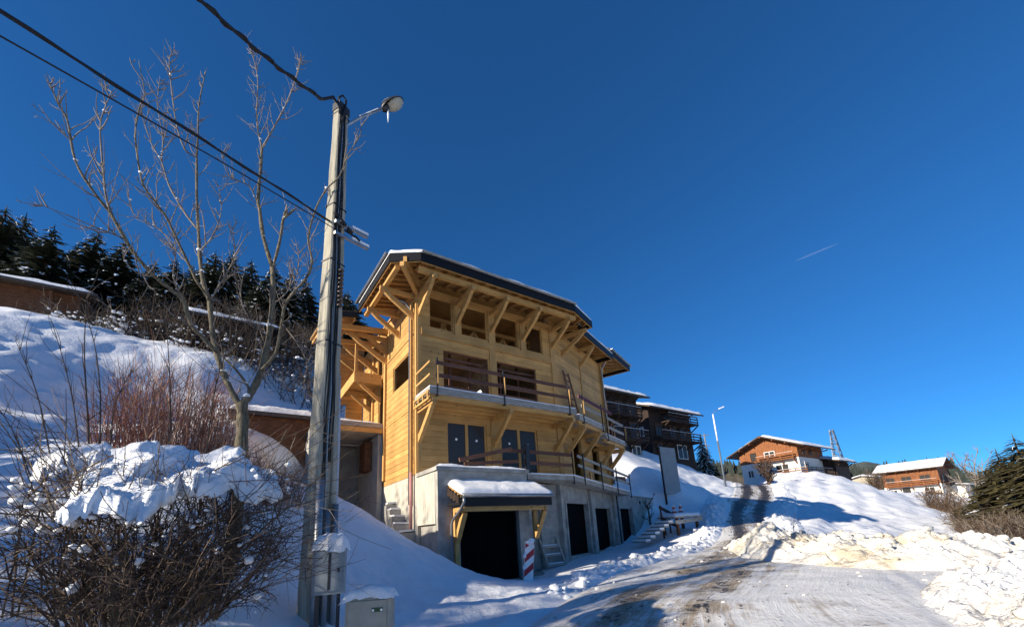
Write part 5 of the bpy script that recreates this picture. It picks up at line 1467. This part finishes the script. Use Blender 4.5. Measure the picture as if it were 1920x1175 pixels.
    for bl in balcs:                                 # (face, t0, t1, z, depth, mat, rail height)
        f, t0, t1, z_, dp, bm, rh = bl
        def P(t, o, h): return (t, -o, h) if f == 'y' else (-o, t, h)
        def B2(mb, a, b, o0, o1, c, d):
            if f == 'y': mb.box(a, b, -o1, -o0, c, d)
            else: mb.box(-o1, -o0, a, b, c, d)
        mb = MB(); B2(mb, t0, t1, .05, dp, z_ - .16, z_); bo = mb.build('balcony', bm, root)
        for k in range(3):
            h = z_ + .12 + (rh - .15) * k / 2
            mb = MB(); B2(mb, t0, t1, dp - .05, dp - .01, h, h + .17); mb.build('rail', bm, bo)
        n = max(2, int((t1 - t0) / 1.6))
        for k in range(n + 1):
            t = t0 + .06 + (t1 - t0 - .12) * k / n
            mb = MB(); B2(mb, t - .05, t + .05, dp - .12, dp - .052, z_, z_ + rh + .1); mb.build('post', bm, bo)
            mb = MB(); mb.beam(P(t, .05, z_ - 1.0), P(t, dp - .1, z_ - .18), .12, .14, up=(1, 0, 0) if f == 'y' else (0, 1, 0)); mb.build('strut', bm, bo)
        mb = MB(); B2(mb, t0 + .05, t1 - .05, dp - .075, dp - .0, z_ + rh + .102, z_ + rh + .13); mb.build('rail_snow', SNOW, bo)
    for x, y, h in chim:
        mb = MB(); mb.box(x - .35, x + .35, y - .35, y + .35, top + .2, top + hr + h); ch_ = mb.build('chimney', STONE, root)
        mb = MB(); mb.box(x - .45, x + .45, y - .45, y + .45, top + hr + h + .002, top + hr + h + .15); mb.build('chimney_cap', DARKW, ch_)
    return root
def cor(px, py, d): p = at(px, py, d); return Vector((p.x, p.y, p.z))
p = cor(1226, 852, 56) - Vector((0, 0, .5))
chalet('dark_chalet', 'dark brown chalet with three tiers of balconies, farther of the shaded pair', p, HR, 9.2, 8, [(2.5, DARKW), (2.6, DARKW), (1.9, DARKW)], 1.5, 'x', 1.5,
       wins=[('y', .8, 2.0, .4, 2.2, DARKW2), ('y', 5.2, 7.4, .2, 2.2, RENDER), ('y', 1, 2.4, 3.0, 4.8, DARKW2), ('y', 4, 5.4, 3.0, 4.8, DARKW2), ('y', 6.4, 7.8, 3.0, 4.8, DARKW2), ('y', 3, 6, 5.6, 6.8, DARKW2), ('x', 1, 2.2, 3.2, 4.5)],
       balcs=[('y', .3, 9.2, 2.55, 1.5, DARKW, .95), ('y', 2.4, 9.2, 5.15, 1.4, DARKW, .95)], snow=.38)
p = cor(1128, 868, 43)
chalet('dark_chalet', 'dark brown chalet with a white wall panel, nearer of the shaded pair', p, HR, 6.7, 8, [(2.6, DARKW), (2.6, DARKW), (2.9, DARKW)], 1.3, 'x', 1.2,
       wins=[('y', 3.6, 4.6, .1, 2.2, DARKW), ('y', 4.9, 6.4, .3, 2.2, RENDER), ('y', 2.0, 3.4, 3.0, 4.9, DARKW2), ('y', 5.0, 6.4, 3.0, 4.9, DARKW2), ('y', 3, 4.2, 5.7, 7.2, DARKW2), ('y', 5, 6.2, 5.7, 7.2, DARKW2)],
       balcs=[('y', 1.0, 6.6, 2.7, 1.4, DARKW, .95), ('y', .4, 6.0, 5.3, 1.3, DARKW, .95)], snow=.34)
p = cor(1506, 895, 80)
chalet('orange_chalet', 'orange larch and white chalet at the top of the road, sunlit gable', p, HR, 9.8, 9.2, [(3.4, RENDER), (2.1, LARCH)], 2.0, 'x', 1.6,
       wins=[('x', 1.6, 3.6, 1.0, 2.6), ('x', 5.4, 6.4, 1.0, 2.3), ('x', 7.2, 8.2, 1.0, 2.3), ('x', 3.3, 5.0, 3.95, 5.0), ('x', 6.3, 7.3, 3.8, 5.2, DARKW), ('y', 1.5, 2.4, 3.9, 5.0, DARKW2), ('y', 4.2, 5.2, 3.9, 5.0, DARKW2), ('y', 1.5, 3.0, 1.6, 2.7)],
       balcs=[('x', .3, 6.0, 3.35, 1.1, LARCH, .85), ('x', -1.4, 5.2, .55, 1.5, DARKW2, .9), ('y', -1.5, 8.4, .55, 1.5, DARKW, .9)], chim=[(6, 5.5, .6)], snow=.3)
p = cor(1574, 903, 88)
chalet('barn', 'low dark brown barn with a snowy roof behind the orange chalet', p, HR, 6.0, 6, [(3.6, DARKW)], .8, 'x', 1.0, chim=[(2, 3, .5)], snow=.4, cat='barn')
p = cor(1772, 930, 116)
chalet('far_chalet', 'distant orange and white chalet below a snowy roof, above the right-hand trees', p, HR, 8, 8.6, [(2.6, RENDER), (3.4, LARCH)], 1.5, 'y', 1.2,
       wins=[('x', 1, 2.6, .6, 2.0), ('x', 4.6, 5.8, .5, 2.2, DARKW), ('x', 6.6, 7.8, .6, 2.0), ('x', 1.2, 2.8, 3.1, 4.5, DARKW2), ('x', 4.0, 5.6, 3.1, 4.5, DARKW2), ('x', 6.6, 8, 3.1, 4.5, DARKW2), ('y', 2, 3.6, 2.9, 4.3, DARKW2), ('y', 5, 6.4, 2.9, 4.3, DARKW2)],
       balcs=[('x', .2, 8, 2.6, 1.2, LARCH, .9), ('x', 0, 3.2, .2, 1.4, DARKW2, .9), ('y', .3, 7.6, 2.6, 1.2, DARKW, .9)], snow=.16)
p = cor(1815, 927, 120)
chalet('shed', 'small flat shed with one white wall right of the distant chalet', p, HR, 5, 4, [(1.9, RENDER)], .4, 'x', .8, snow=.15, cat='shed', brk=False)
p = cor(1640, 903, 175)
chalet('shed', 'tiny snow-roofed hut between the two sunlit chalets', p, HR, 6, 6, [(1.5, STONE)], .7, 'x', .8, snow=.4, cat='shed', brk=False)
p = cor(152, 566, 39)
r_ = HR
chalet('barn', 'long brown wooden barn with a snowy roof at the top of the left slope', Vector((p.x - 13 * UX, p.y - 13 * UY, p.z - 2.0)), r_, 13, 6, [(2.35, DARKW2)], .5, 'x', .9, snow=.3, cat='barn')
p = cor(575, 850, 21.5)
chalet('shed', 'brown plank shed with a snowy roof, just left of the utility pole', Vector((p.x - 2.9 * UX, p.y - 2.9 * UY, p.z - .1)), HR, 3.0, 2.6, [(1.75, DARKW2)], .35, 'x', .35, snow=.22, cat='shed', brk=False)
p = cor(500, 655, 33)
chalet('cabin', 'dark cabin with a thin snowy roof among the trees behind the bare tree', Vector((p.x - 4.4 * UX, p.y - 4.4 * UY, p.z - .4)), HR, 4.6, 4, [(2.0, DARKW)], .6, 'x', .6, snow=.25, cat='cabin', brk=False)

# ================================================================== pylon and thin poles
p = at(1574, 868, 300)
zt = at(1560, 805, 300).z; z0 = gz(p.x, p.y)
py_ = empty('pylon', (p.x, p.y, z0), HR); tag(py_, 'lattice electricity pylon against the sky behind the orange chalet', 'pylon')
Hh = zt - z0
mb = MB()
def pw(z): return 3.6 * (1 - z / Hh) + .7
for sx_ in (-1, 1):
    for sy_ in (-1, 1):
        mb.tube([(sx_ * pw(0), sy_ * pw(0), -2), (sx_ * pw(Hh), sy_ * pw(Hh), Hh)], .22, 4)
mb.build('leg_frame', PYL, py_)
mb = MB()
nb = 14
for k in range(nb):
    za, zb = Hh * k / nb, Hh * (k + 1) / nb
    for s_ in (-1, 1):
        mb.tube([(-pw(za), s_ * pw(za), za), (pw(zb), s_ * pw(zb), zb)], .12, 3); mb.tube([(pw(za), s_ * pw(za), za), (-pw(zb), s_ * pw(zb), zb)], .12, 3)
        mb.tube([(s_ * pw(za), -pw(za), za), (s_ * pw(zb), pw(zb), zb)], .12, 3)
o = mb.build('bracing', PYL, py_); o['kind'] = 'stuff'
for k, (fz, wd) in enumerate(((.70, 6.5), (.83, 5.5), (.95, 4.5))):
    mb = MB(); z = Hh * fz
    mb.tube([(-wd, 0, z), (wd, 0, z)], .2, 4); mb.tube([(-wd, 0, z), (0, 0, z + 2.2), (wd, 0, z)], .15, 4)
    for s_ in (-1, 1): mb.tube([(s_ * wd * .95, 0, z), (s_ * wd * .95, 0, z - 2.2)], .18, 4)
    mb.build('cross_arm', PYL, py_)
for px, pt, d, lab in ((1328, 812, 95, 'thin timber line pole with a crossarm left of the street lamp'),):
    p = at(px, 858, d); z0 = gz(p.x, p.y); zt = at(px, pt, d).z
    q = empty('line_pole', (p.x, p.y, z0)); tag(q, lab, 'line pole')
    mb = MB(); mb.tube([(0, 0, -1), (0, 0, zt - z0)], .16, 6); mb.build('pole', PYL, q)
    for z in (.3, 2.6): mb = MB(); mb.beam((-.9, 0, zt - z0 - z), (.9, 0, zt - z0 - z), .14, .14); mb.build('crossarm', PYL, q)

# ================================================================== conifers
def conifer_mesh(H, W_, rng, snow=.35, levels=26, nbm=1.0, wdm=1.0):
    cr = MB(); nm = 0
    for i in range(levels):
        t = (i + .35) / levels
        z = H * (.06 + .93 * t); rad = W_ * (1 - t) ** .82 * rng.uniform(.82, 1.12) + .10
        nb = max(4, int((10 * (1 - t) + 4) * nbm))
        for k in range(nb):
            a = 6.283 * (k + rng.random() * .8) / nb; L = rad * rng.uniform(.72, 1.12)
            d = Vector((math.cos(a), math.sin(a), 0)); s_ = Vector((-d.y, d.x, 0))
            dr0 = rng.uniform(-.05, .22) ; z_ = z + rng.uniform(-.2, .2)
            sp_ = [Vector((0, 0, z_)) + d * (L * q) + Vector((0, 0, -L * (.18 + dr0) * q * q * 1.6 + .12 * L * q)) for q in (.05, .35, .62, .84, 1.0)]
            wd = L * rng.uniform(.20, .30) * wdm
            prof = [.3, 1.0, .9, .6, .08]
            sn = rng.random() < snow
            if sn:
                for j in ((2,), (3,))[rng.random() < .6]:
                    q0, q1 = sp_[j] + d * .04, sp_[j + 1] + d * .04; ww = wd * rng.uniform(.2, .5); hh_ = rng.uniform(.05, .14)
                    cr.add([q0 - s_ * ww + Vector((0, 0, .05)), q0 + s_ * ww * .8 + Vector((0, 0, .06)), q1 + s_ * ww * .5 - Vector((0, 0, hh_)), q1 - s_ * ww * .6 - Vector((0, 0, hh_ * .8))], [(0, 1, 2, 3)], 1)
            for j in range(4):
                w0, w1 = wd * prof[j], wd * prof[j + 1]
                p0, p1 = sp_[j], sp_[j + 1]
                hg = Vector((0, 0, -.35 * w0)); hg1 = Vector((0, 0, -.35 * w1))
                for sg_ in (-1, 1):
                    jit = rng.uniform(.6, 1.3)
                    tip = p1 + s_ * sg_ * w1 * jit * 1.15 + d * L * .06 + hg1
                    cr.add([p0, p1, tip, p0 + s_ * sg_ * w0 * .75 + hg], [(0, 1, 2, 3)], 0)
                    # ragged needle sprays
                    c = (p0 + p1) / 2; e = c + s_ * sg_ * (w0 + w1) * rng.uniform(.5, .85) + d * L * rng.uniform(.02, .16) + Vector((0, 0, -rng.uniform(.1, .35) * wd))
                    cr.add([c, p1, e], [(0, 1, 2)], 0)
                    if sn and j > 0:
                        q = Vector((0, 0, .05)); cr.add([p0 + q, p1 + q, p1 + s_ * sg_ * w1 * .6 + hg1 * .6 + q, p0 + s_ * sg_ * w0 * .5 + hg * .6 + q], [(0, 1, 2, 3)], 1)
    tip = MB(); tip.tube([(0, 0, H * .95), (0, 0, H * 1.02)], [.05, .01], 4)
    cr.add([(x, y, z) for x, y, z in tip.v], tip.f, 0)
    return cr
rng = random.Random(12)
CVAR = [conifer_mesh(10, 3.5, rng, .42, 34, 1.9, .55).mesh('crown', [NEED, SNOW]) for _ in range(4)]
CVARO = [conifer_mesh(10, 4.6, rng, .08, 40, 2.4, .5).mesh('crown', [NEEDO, SNOW]) for _ in range(2)]
tk = MB(); tk.tube([(0, 0, -1.5), (0, 0, 4), (0, 0, 9.6)], [.2, .15, .03], 7); TRK = tk.mesh('trunk', TRUNKM, True)
def conifer(px, py, d, label, group, var, wid=1.0, zb=None):
    p = at(px, py, d); z0 = gz(p.x, p.y) - .3 if zb is None else zb; H = p.z - z0
    root = empty('conifer', (p.x, p.y, z0), rng.uniform(0, 6)); tag(root, label, 'conifer', group)
    k = H / 10; root.scale = (k * wid, k * wid, k)
    link('trunk', TRK, root); link('crown', var, root)
    return root
CON = [(12, 390, 50, 1.15, 'broad conifer at the left edge, tallest of the wood above the slope'), (50, 402, 55, 1.0, 'conifer just right of the broad one at the left edge'), (103, 424, 45, 1.0, 'dark pointed conifer above the right end of the brown barn'), (148, 455, 60, .9, 'small conifer half hidden between two pointed conifers'), (186, 432, 50, .95, 'slim conifer third from the left among the pointed tops'), (236, 450, 48, 1.0, 'conifer behind the left limb of the bare tree'), (292, 490, 58, 1.0, 'low conifer between the left limbs of the bare tree'), (332, 484, 56, .9, 'conifer top left of the bare tree main stem'), (362, 498, 62, 1.0, 'short conifer directly behind the bare tree main stem'), (405, 472, 50, 1.0, 'conifer just right of the bare tree main stem'), (438, 470, 54, .9, 'twin conifer standing between the two main stems'), (472, 488, 58, 1.0, 'conifer left of the right main stem'), (515, 495, 52, .9, 'conifer behind the right main stem of the bare tree'), (546, 508, 50, .85, 'narrow conifer two trees left of the utility pole'), (574, 518, 54, .9, 'conifer immediately left of the utility pole'), (652, 546, 52, 1.15, 'conifer top peeping between the utility pole and the house roof'), (490, 530, 44, 1.2, 'bushy conifer low behind the right main stem'), (265, 520, 46, 1.3, 'wide low conifer under the left limbs'), (75, 470, 47, 1.3, 'wide low conifer behind the barn ridge')]
for i, (x, y, d, w_, lab) in enumerate(CON): conifer(x, y, d, lab, 'conifers above the left slope', CVAR[i % 4], w_ * 1.2)
for x, y, d, w_, lab in [(1312, 812, 72, .8, 'lone small conifer right of the dark chalets')]: conifer(x, y, d, lab, None, CVAR[1], w_)
for i, (x, y, d, w_, lab) in enumerate([(1898, 816, 44, 1.35, 'tall olive-green conifer at the right edge'), (1866, 842, 50, 1.3, 'olive conifer left of the tallest one at the right edge'), (1928, 830, 40, 1.3, 'olive conifer cut by the right edge'), (1850, 880, 47, 1.4, 'low olive conifer in front of the right-hand group')]):
    conifer(x, y, d, lab, 'olive conifers at the right edge', CVARO[i % 2], w_)
# bare trees and bushes far right and behind
p = at(1832, 925, 70); z0 = gz(p.x, p.y); small_tree('bare_tree', 'leafless tree against the sky beside the olive conifers', (p.x, p.y, z0 - .5), at(1832, 835, 70).z - z0 + .5, random.Random(4), TWIG, .16, 16, spread=.8, depth=3, kids=(2, 4))
p = at(1443, 905, 62); z0 = gz(p.x, p.y); small_tree('bare_tree', 'dark pruned tree in front of the orange chalet', (p.x, p.y, z0 - .3), at(1443, 850, 62).z - z0 + .3, random.Random(14), TWIGD, .28, 18, spread=1.0, depth=2)
for i, (x, y, d, h, lab) in enumerate([(1645, 918, 80, 3.0, 'small brown bush below the tiny snow-roofed hut'), (1762, 955, 70, 3.2, 'leafless bush on the snow below the distant chalet'), (1790, 965, 66, 2.6, 'low bush just right of the leafless bush below the distant chalet')]):
    p = at(x, y, d); shrub('bush', lab, (p.x, p.y, gz(p.x, p.y) - .2), h, h * .8, 90, [TWIGB], random.Random(40 + i), .5, 2, .03, group='bushes on the right field')
for i, (x, y, d, h, w_, lab) in enumerate([(1850, 985, 44, 1.35, 3.0, 'brown thicket bush at the foot of the olive conifers, left one'), (1895, 1003, 38, 2.7, 3.0, 'brown thicket bush at the foot of the olive conifers, middle one'), (1930, 1005, 36, 2.3, 2.4, 'brown thicket bush cut by the right edge'), (1822, 965, 52, 1.9, 2.4, 'outermost left thicket bush of the right-hand clump')]):
    p = at(x, y, d); shrub('thicket_bush', lab, (p.x, p.y, gz(p.x, p.y) - .2), h, w_, 220, [TWIGB, TWIGD, TWIG], random.Random(60 + i), 1.2, 2, .022, group='thicket at the right edge', kids=(2, 5))
# brushwood along the edge of the wood on the left: one tangled mass
mb = MB(); mb2 = MB(); mb3 = MB(); rng = random.Random(90)
for k in range(1100):
    x = rng.uniform(-40, 640); 
    y = np.interp(x, [0, 100, 200, 300, 420, 560, 640], [572, 598, 618, 643, 690, 752, 775]) + rng.uniform(-26, 4)
    d = np.interp(x, [0, 100, 200, 300, 420, 560, 640], [36, 35, 35, 33, 30, 28, 29]) + rng.uniform(0, 8)
    if 495 < x: d = max(d, 27)
    p = at(x, y, d); z = gz(p.x, p.y) - .1
    h = rng.uniform(1.4, 4.2) * np.interp(x, [0, 200, 300, 560], [.5, .7, 1.0, 1.1])
    a = rng.uniform(0, 6.28)
    twig(mb if (x > 240 or k % 2) else mb2, Vector((p.x, p.y, z)), Vector((math.cos(a) * .5, math.sin(a) * .5, 1)), h, .026, rng, 2, .15, 4, 3, .25, 0, (2, 4), .5)
    if rng.random() < (.6 if x < 250 else .10):
        for q in range(9): clod(mb3, (p.x + rng.uniform(-1, 1), p.y + rng.uniform(-1, 1), z + rng.uniform(.05, .95 * h * .6)), .04 + .17 * rng.random() ** 2, rng, .55, sub=0)
mb.m = [0] * len(mb.f)
mb.add(mb2.v, mb2.f, 1); mb.add(mb3.v, mb3.f, 2)
o = mb.build('brushwood', [mat('dark_brush', (.065, .045, .032), .85, var=.5, scale=1), TWIG, SNOW]); tag(o, 'tangled snowy brushwood along the foot of the conifer wood', 'brushwood', kind='stuff')

# the wood on the bank left of the road, whose shade lies over the garage forecourt
sv = Vector((math.sin(SUN_AZ + math.pi), math.cos(SUN_AZ + math.pi), 0)); lv = Vector((-sv.y, sv.x, 0))
mb = MB(); rng = random.Random(17)
var = [conifer_mesh(10, 2.2, random.Random(70 + i), 0, 16) for i in range(2)]
def wood_z(lat, al): return float(np.interp(lat, [2, 5.6, 6.5, 7.2, 11, 13, 14.8, 18], [-2, -1.3, -.3, .5, 1.3, 1.7, 2.8, 3.8])) + math.tan(SUN_EL) * (-al)
cnt = 0
for al in (-19, -22.5):
    for k in range(15):
        lat = 2.2 + k * 1.05 + rng.uniform(-.25, .25) + (.5 if al < -20 else 0)
        p = sv * al + lv * lat; z0 = gz(p.x, p.y) - .3; zt = wood_z(lat, al) + rng.uniform(.1, 1.0)
        H = max(2.5, zt - z0); k_ = H / 10; w_ = max(k_, .55) * 1.05; c = random.Random(k).uniform(0, 6.28)
        V = var[k % 2]; cs, sn = math.cos(c), math.sin(c)
        mb.add([(p.x + (x * cs - y * sn) * w_, p.y + (x * sn + y * cs) * w_, z0 + z * k_) for x, y, z in V.v], V.f, 0)
o = mb.build('woodland', NEED); tag(o, 'dark young conifer wood on the bank left of the road', 'woodland', kind='stuff')
# bare branches above it let the sun through in streaks
mb = MB(); rng = random.Random(18)
for k in range(9):
    lat = rng.uniform(6.0, 11.5); al = rng.uniform(-17, -13); p = sv * al + lv * lat; z0 = gz(p.x, p.y)
    H = wood_z(lat, al) - z0 + rng.uniform(2.0, 4.5)
    mb.tube([(p.x, p.y, z0 - .2), (p.x + .2, p.y, z0 + H * .5), (p.x + .1, p.y + .2, z0 + H)], [.12, .08, .02], 6)
    for j in range(14):
        t = rng.uniform(.35, 1); a = rng.uniform(0, 6.28)
        twig(mb, Vector((p.x + .2, p.y, z0 + H * t)), Vector((math.cos(a), math.sin(a), .6)), H * .28, .03, rng, 2, .4, 4, 3, .2, 0, (2, 4), .5)
o = mb.build('roadside_trees', TWIGB); tag(o, 'leafless trees in a row on the bank left of the road', 'trees', kind='stuff')

# ================================================================== far hills with forest
def hill(name, az0, az1, d, prof, seed, mt, depth=.45, base=-30):
    n, m = 120, 14
    A = np.radians(np.linspace(az0, az1, n)); 
    el = np.interp(np.linspace(0, 1, n), np.linspace(0, 1, len(prof)), prof)
    X_, Y_, Z_ = np.zeros((m, n)), np.zeros((m, n)), np.zeros((m, n))
    for j in range(m):
        t = j / (m - 1); r = d * (1 - depth * (1 - t))
        X_[j] = r * np.sin(A); Y_[j] = r * np.cos(A)
        Z_[j] = base + (el * d - base) * t ** .8 + fbm(X_[j] / d * 40, Y_[j] / d * 40, seed, 4) * d * .006
    me = gridmesh(name, X_, Y_, Z_, mt); me.flip_normals(); return struct(link(name, me)), (A, el, d)
FORH = mat('forest_slope', (.13, .105, .075), .95, col2=(.035, .04, .028), scale=.05, bump=.8, bscale=.3, detail=9)
FORH2 = mat('far_forest_slope', (.10, .11, .10), .95, col2=(.035, .05, .05), scale=.03, bump=.8, bscale=.2, detail=9)
hill('hills', 21, 34, 190, [.075, .125, .128, .118, .108, .10, .095, .06], 3, FORH, .35, 0)
hill('hills', 34, 49, 620, [.05, .06, .085, .088, .075, .062, .05, .04], 7, FORH2, .4, -40)
hill('hills', 44, 75, 520, [.045, .05, .046, .04, .05, .06], 9, FORH, .4, -40)
mb = MB(); rng = random.Random(6)
for az0, az1, d, e0, e1, n, h in ((22, 33.5, 186, .118, .10, 220, 5), (37, 47, 610, .075, .06, 260, 16), (45, 60, 512, .046, .045, 200, 14)):
    for k in range(n):
        t = rng.random(); a = R(az0 + (az1 - az0) * t); e = e0 + (e1 - e0) * t - rng.random() * .03; q = d * (1 - .12 * rng.random())
        x, y = q * math.sin(a), q * math.cos(a); z = e * q - h * .4; hh = h * rng.uniform(.6, 1.3); r = hh * .24
        mb.add([(x + r * math.cos(s_), y + r * math.sin(s_), z) for s_ in (0, 1.26, 2.5, 3.77, 5.03)] + [(x, y, z + hh)], [(i, (i + 1) % 5, 5) for i in range(5)], 0)
o = mb.build('forest', mat('far_forest', (.030, .040, .034), .9, var=.4, scale=.2)); tag(o, 'distant conifer forest along the hill crests', 'forest', kind='stuff')

# condensation trail of an aircraft, very high and far away
ct = bpy.data.materials.new('contrail'); ct.use_nodes = True
t = ct.node_tree; pb = t.nodes['Principled BSDF']; pb.inputs['Base Color'].default_value = (.85, .88, .92, 1); pb.inputs['Roughness'].default_value = 1
tr = t.nodes.new('ShaderNodeBsdfTransparent'); mx = t.nodes.new('ShaderNodeMixShader'); mx.inputs[0].default_value = .022
t.links.new(tr.outputs[0], mx.inputs[1]); t.links.new(pb.outputs[0], mx.inputs[2]); t.links.new(mx.outputs[0], t.nodes['Material Output'].inputs[0])
a, b = at(1572, 456, 2400), at(1492, 489, 2400)
mb = MB(); mb.tube([a, a.lerp(b, .3), a.lerp(b, .7), b], [1.5, 4.5, 5, 1.5], 6); o = mb.build('contrail', ct, None, True); tag(o, 'short faint white aircraft trail high in the blue sky', 'contrail')
